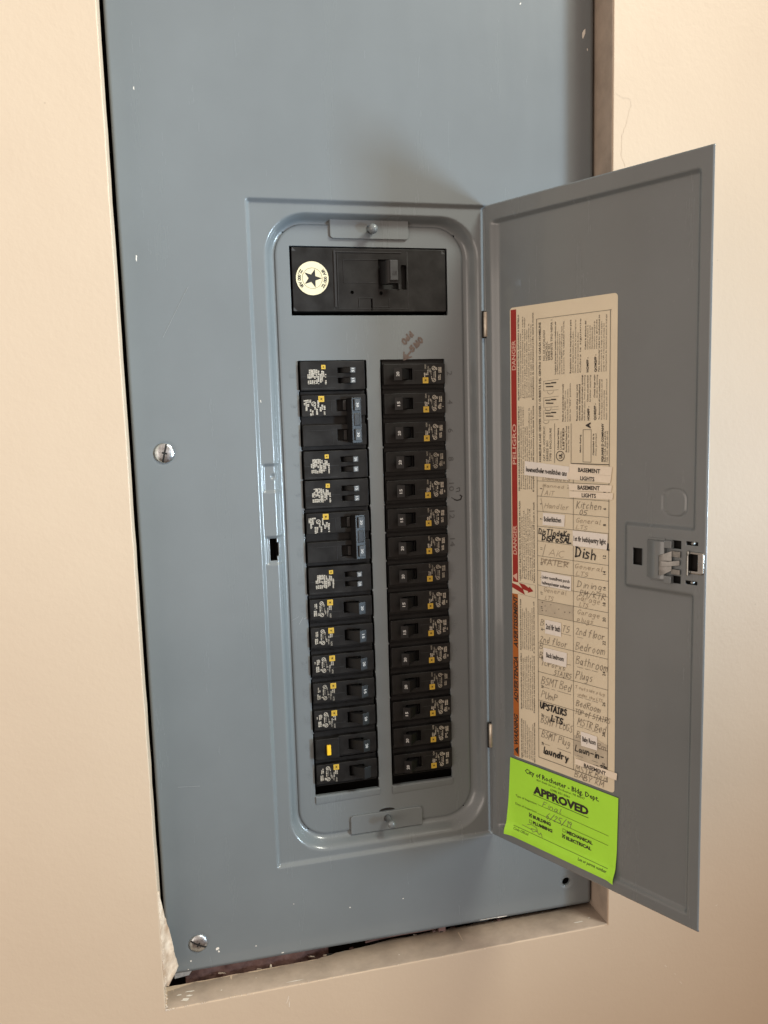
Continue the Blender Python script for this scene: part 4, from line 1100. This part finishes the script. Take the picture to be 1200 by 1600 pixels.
para(fine, ['Capacidad de la', 'linea principal'], 106.4, 2.3, -83, -66, 1.25, bold_last=False)
text(ink, 'SQUARE D COMPANY', 1.7, (116.2, y2, -88), R_, U_, width=30, bold=.04)
para(fine, ['Made in U.S.A.  Hecho en E.U.A.', 'FAB. NO. 40281-001-02'], 117.0, 2.0, -88, -64, 1.2, bold_last=False)
ulx, ulz = 75.8, -84.3
c_ = circle(ulx, ulz, 3.9, 30); ink.ribbon(c_+c_[:1], .55, y2); text(ink, 'UL', 2.9, (77.6, y2, -86.3), R_, U_, width=4.2, bold=.05)
def ln(x0, z0, x1, z1, w=.3, mbx=ink, y=None): 
    n_ = max(1, int(math.hypot(x1-x0, z1-z0)/20))
    mbx.ribbon([(x0+(x1-x0)*i/n_, z0+(z1-z0)*i/n_) for i in range(n_+1)], w, y2 if y is None else y)
ln(52.3, 27.4, 122.4, 27.4, .3); ln(52.3, 27.4, 52.3, -349, .35); ln(121.6, 27.4, 121.2, -349, .35); ln(52.3, -349, 121.2, -349, .4)
ln(70.2, -58, 70.2, -90, .3); ln(86.3, -58, 86.3, -90, .3); ln(86.3, -90.0, 121.4, -90.0, .6); ln(88.5, -90, 88.5, -349, .28)
for a, b, c, d in ((97.6, -62.9, 105, -62.9), (97.6, -88.5, 105, -88.5), (97.6, -62.9, 97.6, -88.5), (105, -62.9, 105, -88.5)): ln(a, b, c, d, .3)
ln(50.0, -195.6, 31, -195.3, .14); ln(50, -206.6, 31, -205.6, .14); ln(49.8, -195.6, 50.0, -206.6, .14)
for k_, zc in enumerate((-27.5, -41.0, -51.5)):     # three small drawings of a breaker handle
    ln(59.3, zc+4.2, 74, zc+5.2, .18); ln(59.3, zc-3.6, 74, zc-3.2, .18); ln(59.3, zc+4.2, 59.3, zc-3.6, .18); ln(61, zc+2.2, 66, zc+2.2, .8); ln(62, zc-.2, 68.6, zc-.4, .9); ln(67, zc+2.6, 71.4, zc+2.6, 1.0)
    q = [(66-2.2*k_+3.0*cos(a), zc-4.2+2.2*sin(a)) for a in [pi+pi*i/8 for i in range(9)]]; ink.ribbon(q, .2, y2)
rowsz = [-105.6, -118.4, -131.2, -144.0, -156.7, -169.4, -182.1, -194.8, -207.5, -220.2, -245.6, -271.2, -296.8, -322.4]
for z in rowsz: ln(52.3, z, 121.4, z, .26)
for z in rowsz[9:13]+[-322.4]:
    for x0, x1 in ((56, 64), (66, 70), (72, 86), (92, 98), (99.5, 105), (106.5, 112)):
        if rnd.random() < .9: ln(x0, z-12.7, x1, z-12.7, .22)
cz = [-99.5, -112, -124.8, -137.6, -150.4, -163, -175.8, -188.4, -201.2, -213.8, -233, -258.4, -284, -309.6, -335.4]
for i, z in enumerate(cz):
    n1, n2 = str(2*i+1), str(2*i+2)
    text(ink, n1, 2.0, (57.4, y2, z), R_, U_, align='C', bold=.01)
    text(ink, n2, 2.5, (118.8, y2, z), R_, U_, align='C', bold=.01)
late(ink, 'printed_lettering', 'ink', lab)
late(fine, 'fine_print', 'inkfine', lab)
# handwriting
yh = y2-.10
pc = DMB(); pn = DMB(); mkr = DMB()
def note(kind, *a_, **k_):
    q_ = DMB(); hand(q_, *a_, **k_); late(q_, {'pencil': 'pencil_note', 'pen': 'pen_note', 'marker': 'marker_note'}[kind], kind, lab)
for s, x, z, w, h in (('Damaged', 58, -104.8, 28, 2.8), ('Hanned 2', 58, -110.6, 28, 2.6), ('AiT', 60, -117.2, 10, 4), ('Handler', 60, -128, 25, 4.4), ('AiC', 64, -168, 16, 5.6), ('General', 91, -137.6, 23, 3.8), ('LTS', 91, -143, 11, 3.4), ('General', 90, -175.4, 26, 3.8), ('LTS', 91, -181.3, 12, 3.6), ('General', 58.5, -199.6, 23, 3.8), ('LTS', 59.5, -206.4, 9, 3.6), ('Garage', 92, -213.6, 22, 4.2), ('plugs', 92, -219.4, 16, 3.8), ('Garage', 91.5, -202, 23, 4.6), ('LTS', 94, -206.6, 9, 3.4)):
    note('pencil', s, x, z, w, h, yh, w=.31, slant=.28, jit=.5)
note('pencil', 'WATER', 56, -176, 28, 4.6, yh, w=.5, jit=.7); note('pencil', '~~~~~~~', 56, -173, 29, 3.0, yh, w=.4, jit=.9)
for s, x, z, w, h in (('Kitchen', 91, -126, 24, 5.6), ('05', 94, -131, 8, 4.0), ('Dining', 92, -190.6, 24, 5.0), ('RM/KTR', 94, -198.0, 25, 5.0), ('2nd floor', 90.6, -230.6, 28, 6.0), ('Bedroom', 90.6, -243.2, 28, 6.4),
                      ('T5', 77, -231, 8, 5.4), ('B', 55, -229.6, 4, 5.2), ('2nd floor', 54, -244.2, 29, 5.6), ('Bathroom', 90.6, -256, 31, 6.8), ('Plugs', 90.4, -268.4, 17, 7.0), ('B', 53.8, -250.6, 4, 5.2), ('B', 53.6, -258.6, 4, 5.2), ('TOPoFxs', 55, -264.6, 26, 4.6), ('STAIRS', 68.5, -270.4, 18, 4.4),
                      ('BSMT Bed', 55.5, -281.6, 31, 7.0), ('PUmP', 55, -293.6, 17, 6.2), ('BedRoom', 91, -292.2, 24, 5.4), ('TOP of STAIRS', 89.6, -299.2, 34, 4.6), ('MSTR Bed', 92, -308.2, 28, 6.0), ('BSMT PLUGS', 54.6, -316.6, 33, 6.4), ('BSMT Plug', 55.4, -329.6, 30, 6.2), ('MSTR Bed', 90.2, -349.4, 31, 5.8), ('BABY RM', 89.4, -354.8, 29, 4.8), ('Bed', 91, -319.6, 10, 6.2), ('Rm', 110.6, -323, 10, 5)):
    note('pen', s, x, z, w, h, yh, w=.35, slant=.24, jit=.5)
for s, x, z, w, h in (('T outside plug', 90, -277, 29, 2.6), ('under the LTS', 92.5, -282.8, 24, 2.6)):
    note('pencil', s, x, z, w, h, yh, w=.26, slant=.2)
for s, x, z, w, h, ww in (('DisTIndeKg', 53.6, -150.4, 32, 4.6, .75), ('DiSPoSAL', 57, -155.6, 30, 4.4, 1.0), ('Dish', 90.2, -166.2, 21, 8.2, 1.15), ('UPSTAIRS', 54, -303.6, 28, 5.4, 1.2), ('LTS.', 65.5, -312.4, 15, 5.2, 1.2), ('laundry', 57, -343.6, 27, 5.6, 1.15), ('-', 76, -152.2, 8, 5, 1.1), ('Laun-in-', 90, -331.6, 28, 5.0, .85), ('-n2R', 107, -340.4, 14, 4.0, 1.0), ('l', 119, -157, 3, 5, 1.4)):
    note('marker', s, x, z, w, h, yh-.05, w=ww, jit=.35)
for x, z in ((57, -209.4), (60, -212), (66, -210), (74, -212.4), (80, -214), (85, -213.4), (70, -216.6), (57, -216.4), (61, -216)):
    q_ = DMB(); blob(q_, x, z, .8, .5, yh, 7, int(x*3), .4); q_.build('ink_spot', 'pen', lab, fix=False)
ln(56.4, -118.2, 60.4, -108, .3, pn, yh); ln(56.2, -120, 58.6, -131.6, .3, pc, yh); ln(57.6, -169.6, 60.6, -159, .3, pn, yh)
smear_mat = mat('greyish_smear', (0.58, 0.52, 0.40), .6, var=.14, vscale=70)
for q4 in ([(88.6, -318.6), (104, -313.5), (121.2, -318), (121.2, -340), (110, -342), (88.6, -336)], [(53, -208), (88, -208), (88, -219.6), (53, -219.6)]):
    sg = DMB(); sg.sheet(q4, y2+.05); sg.build('correction_smear', smear_mat, lab, fix=False)
late(pc, 'pencil_stroke', 'pencil', lab); late(pn, 'pen_stroke', 'pen', lab)

# label tape strips stuck over the directory
def tape(label, quad, txts, m_='tape', yoff=0.0, bold=.03, h=2.9):
    e = on_door('label_tape', label, 'label tape', 'label tape strips stuck over the directory')
    (ax, az), (bx, bz), (cx, cz_), (dx, dz) = quad    # TL TR BR BL
    m = MB(); ys = .05 - yoff
    n_ = 8; rows = []
    for (l, r_) in (((dx, dz), (cx, cz_)), ((ax, az), (bx, bz))):
        row = []
        for i in range(n_+1):
            t = i/n_
            x = l[0]+(r_[0]-l[0])*t; z = l[1]+(r_[1]-l[1])*t
            lift = .10*(max(0, abs(t-.5)-.38)/.12)**2 + .05*sin(t*9+yoff*7)
            row.append((x, ys-lift+0.3*sin(x*.02)*sin(z*.013), z))
        rows.append(row)
    for i in range(n_): m.add([rows[0][i], rows[0][i+1], rows[1][i+1], rows[1][i]], [(0,1,2,3)])
    o = m.build('tape_strip', m_, e); q = o.modifiers.new('t', 'SOLIDIFY'); q.thickness = .00018; q.offset = 1
    p = MB()
    Rv = Vector((cx-dx, 0, cz_-dz)).normalized(); Uv = Vector((-Rv.z, 0, Rv.x))
    for s, x, z, w, hh in txts:
        yy = ys-.42+0.3*sin(x*.02)*sin(z*.013)
        text(p, s, hh, (x, yy+.25, z), Rv, Uv, width=w, bold=bold)
    late(p, 'tape_lettering', 'ink', e)
    return e
tape('long white strip reading basement/boiler room/kitchen cans above the left rows', [(40.0, -89.3), (84.8, -92.6), (84.0, -103.6), (39.2, -101.2)], [('basement/boiler room/kitchen cans', 41, -98.0, 41.5, 3.9)], 'tape', .1, .04)
tape('cream strip reading BASEMENT, topmost in the right rows', [(85.4, -90.2), (124.4, -91.6), (123.6, -98.4), (84.8, -97.4)], [('BASEMENT', 93.4, -96.4, 20.5, 3.1)], 'tapecream', .2)
tape('cream strip reading LIGHTS between the two BASEMENT strips near the top', [(83.4, -97.2), (123.6, -98.6), (122.8, -104.2), (82.8, -102.8)], [('LIGHTS', 95.5, -102.9, 13.2, 3.0)], 'tapecream', .3)
tape('cream strip reading BASEMENT, second one down in the right rows', [(84.2, -106.2), (124.4, -105.9), (123.6, -111.2), (84.9, -111.8)], [('BASEMENT', 93.0, -110.6, 20.5, 3.1)], 'tapecream', .2)
tape('cream strip reading LIGHTS directly above the handwritten Kitchen', [(84.9, -112.4), (125.6, -111.9), (125.0, -117.0), (85.4, -117.5)], [('LIGHTS', 97.0, -116.6, 13.2, 3.0)], 'tapecream', .3)
tape('small white strip reading Boiler/kitchen in the left rows', [(58.7, -132.1), (80.6, -132.3), (80.0, -142.2), (58.2, -142.5)], [('Boiler/kitchen', 59.6, -139.2, 17.4, 3.9)], 'tape', .1)
tape('white strip reading 1st flr bath/pantry light above the handwritten Dish', [(88.2, -144.4), (120.9, -144.6), (120.0, -156.8), (88.7, -157.0)], [('1st flr bath/pantry light', 89.2, -152.8, 30, 3.9)], 'tape', .1)
tape('white two line strip reading living room/front porch and hallways/water softener', [(56.6, -182.4), (86.8, -183.0), (86.6, -195.0), (56.4, -194.6)], [('Living room/front porch', 57.2, -188.2, 28, 2.6), ('hallways/water softener', 57.2, -193.2, 28.4, 2.6)], 'tape', .1)
tape('square white strip reading 2nd flr bath', [(60.2, -223.7), (76.6, -223.8), (76.6, -235.8), (60.2, -235.8)], [('2nd flr bath', 61, -231.6, 14.8, 4.4)], 'tape', .1)
tape('white strip reading Back bedroom in the left rows', [(58.3, -248.6), (82.4, -248.6), (81.7, -261.0), (58.0, -261.0)], [('Back bedroom', 61.2, -256.4, 18, 4.0)], 'tape', .1)
tape('small white strip reading Baby Room near the bottom right of the directory', [(96.0, -312.8), (111.8, -313.0), (111.8, -324.8), (96.4, -325.2)], [('Baby Room', 97.6, -320.8, 13, 4.0)], 'tape', .1)
tape('cream strip reading BASEMENT at the bottom of the directory overhanging its edge', [(90.7, -338.0), (130.6, -338.4), (130.0, -344.3), (90.1, -343.0)], [('BASEMENT', 99.2, -342.9, 21, 3.2)], 'tapecream', .3)

# green approval sticker
gs = on_door('approval_sticker', 'bright green APPROVED inspection sticker at the bottom of the open door', 'sticker')
m = MB(); nx_, nz_ = 44, 30; rows = []
def gy(u, z):
    y = -.10 + 0.3*sin(u*.02)*sin(z*.013)
    if z < -420: y -= 3.1*S(-420-z, 9)
    y -= 2.2*S(u-122, 10)*S(-402-z, 28)
    y -= 1.6*S(26-u, 9)*S(-395-z, 30)
    if u < 20: y -= .9*S(20-u, 5)
    return y
for j in range(nz_+1):
    t = j/nz_
    row = []
    for i in range(nx_+1):
        s = i/nx_
        x0_ = 20.6 + (16.6-20.6)*t; x1_ = 131.8 + (130.2-131.8)*t
        u = x0_+(x1_-x0_)*s; z = -358.9 - 73.2*t
        row.append((u, gy(u, z), z))
    rows.append(row)
for j in range(nz_):
    for i in range(nx_): m.add([rows[j+1][i], rows[j+1][i+1], rows[j][i+1], rows[j][i]], [(0,1,2,3)])
o = m.build('sticker_sheet', 'green', gs); q = o.modifiers.new('t', 'SOLIDIFY'); q.thickness = .00012; q.offset = 1
class GMB(MB):
    def build(s, *a, **k):
        s.v = [(x, gy(x, z)-.22+y, z) for x, y, z in s.v]; return MB.build(s, *a, **k)
g = GMB(); RX, UZ = (1, 0, 0), (0, 0, 1)
def gt(s, x, z, w, h, bold=0): text(g, s, h, (x, 0, z), RX, UZ, width=w, bold=bold)
gt('City of Rochester - Bldg. Dept.', 37.4, -368.2, 76.5, 4.2, .018)
gt('400 Sixth Street - Rochester, MI 48307', 50.0, -371.6, 50, 1.9); gt('(248) 651-5061', 65, -375.4, 20, 1.9)
gt('APPROVED', 46.4, -384.0, 57.4, 6.6, .05)
def gl(x0, z0, x1, z1, w=.3):
    n_ = 8; g.ribbon([(x0+(x1-x0)*i/n_, z0+(z1-z0)*i/n_) for i in range(n_+1)], w, 0)
gl(46.4, -385.6, 103.6, -386.2, .5)
gt('Type of Inspection:', 26.6, -394.0, 24, 1.9); gl(51.4, -393.2, 123, -394.6); gt('Date of Inspection:', 26.4, -401.8, 24, 1.9); gl(51.2, -401.5, 123, -403.0)
gt('BUILDING', 45.9, -408.0, 19.4, 2.7, .05); gt('PLUMBING', 45.9, -413.6, 21, 2.7, .05); gt('MECHANICAL', 81.9, -408.4, 26, 2.7, .05); gt('ELECTRICAL', 81.5, -414.0, 25.2, 2.7, .05)
for x, z in ((42, -407.8), (42, -413.4), (78, -408.2), (77.6, -413.8)):
    for a, b, c, d in ((0, 0, 2.6, 0), (2.6, 0, 2.6, 2.6), (2.6, 2.6, 0, 2.6), (0, 2.6, 0, 0)): g.ribbon([(x+a, z+b), (x+c, z+d)], .3, 0)
for x, z in ((42, -407.6), (77.6, -413.6)):
    g.ribbon([(x-.2, z), (x+2.8, z+3.2)], .6, 0); g.ribbon([(x, z+3.4), (x+2.4, z-.2)], .6, 0)
gt('Code Official', 25.2, -425.4, 16.6, 1.9); gl(24.6, -422.4, 123, -422.8); gt('Lot or permit number', 95.0, -426.4, 27.6, 2.1, .01)
late(g, 'printed_lettering', 'ink', gs)
gh = GMB()
hand(gh, 'Final', 56, -393, 20, 4.6, 0, w=.4, slant=.35); hand(gh, '6/25/19', 60, -402.4, 27, 5.6, 0, w=.45, slant=.3)
gh.ribbon([(40, -416), (44, -414.6), (50, -415.6), (51, -418.4), (46, -421), (44, -418.6), (49, -418), (53, -421), (54.6, -418.6), (56.4, -422)], .4, 0); gh.ribbon([(34, -418.6), (44, -419.4)], .35, 0)
late(gh, 'pen_note', 'pen', gs)

flush_text()
bpy.context.view_layer.update()
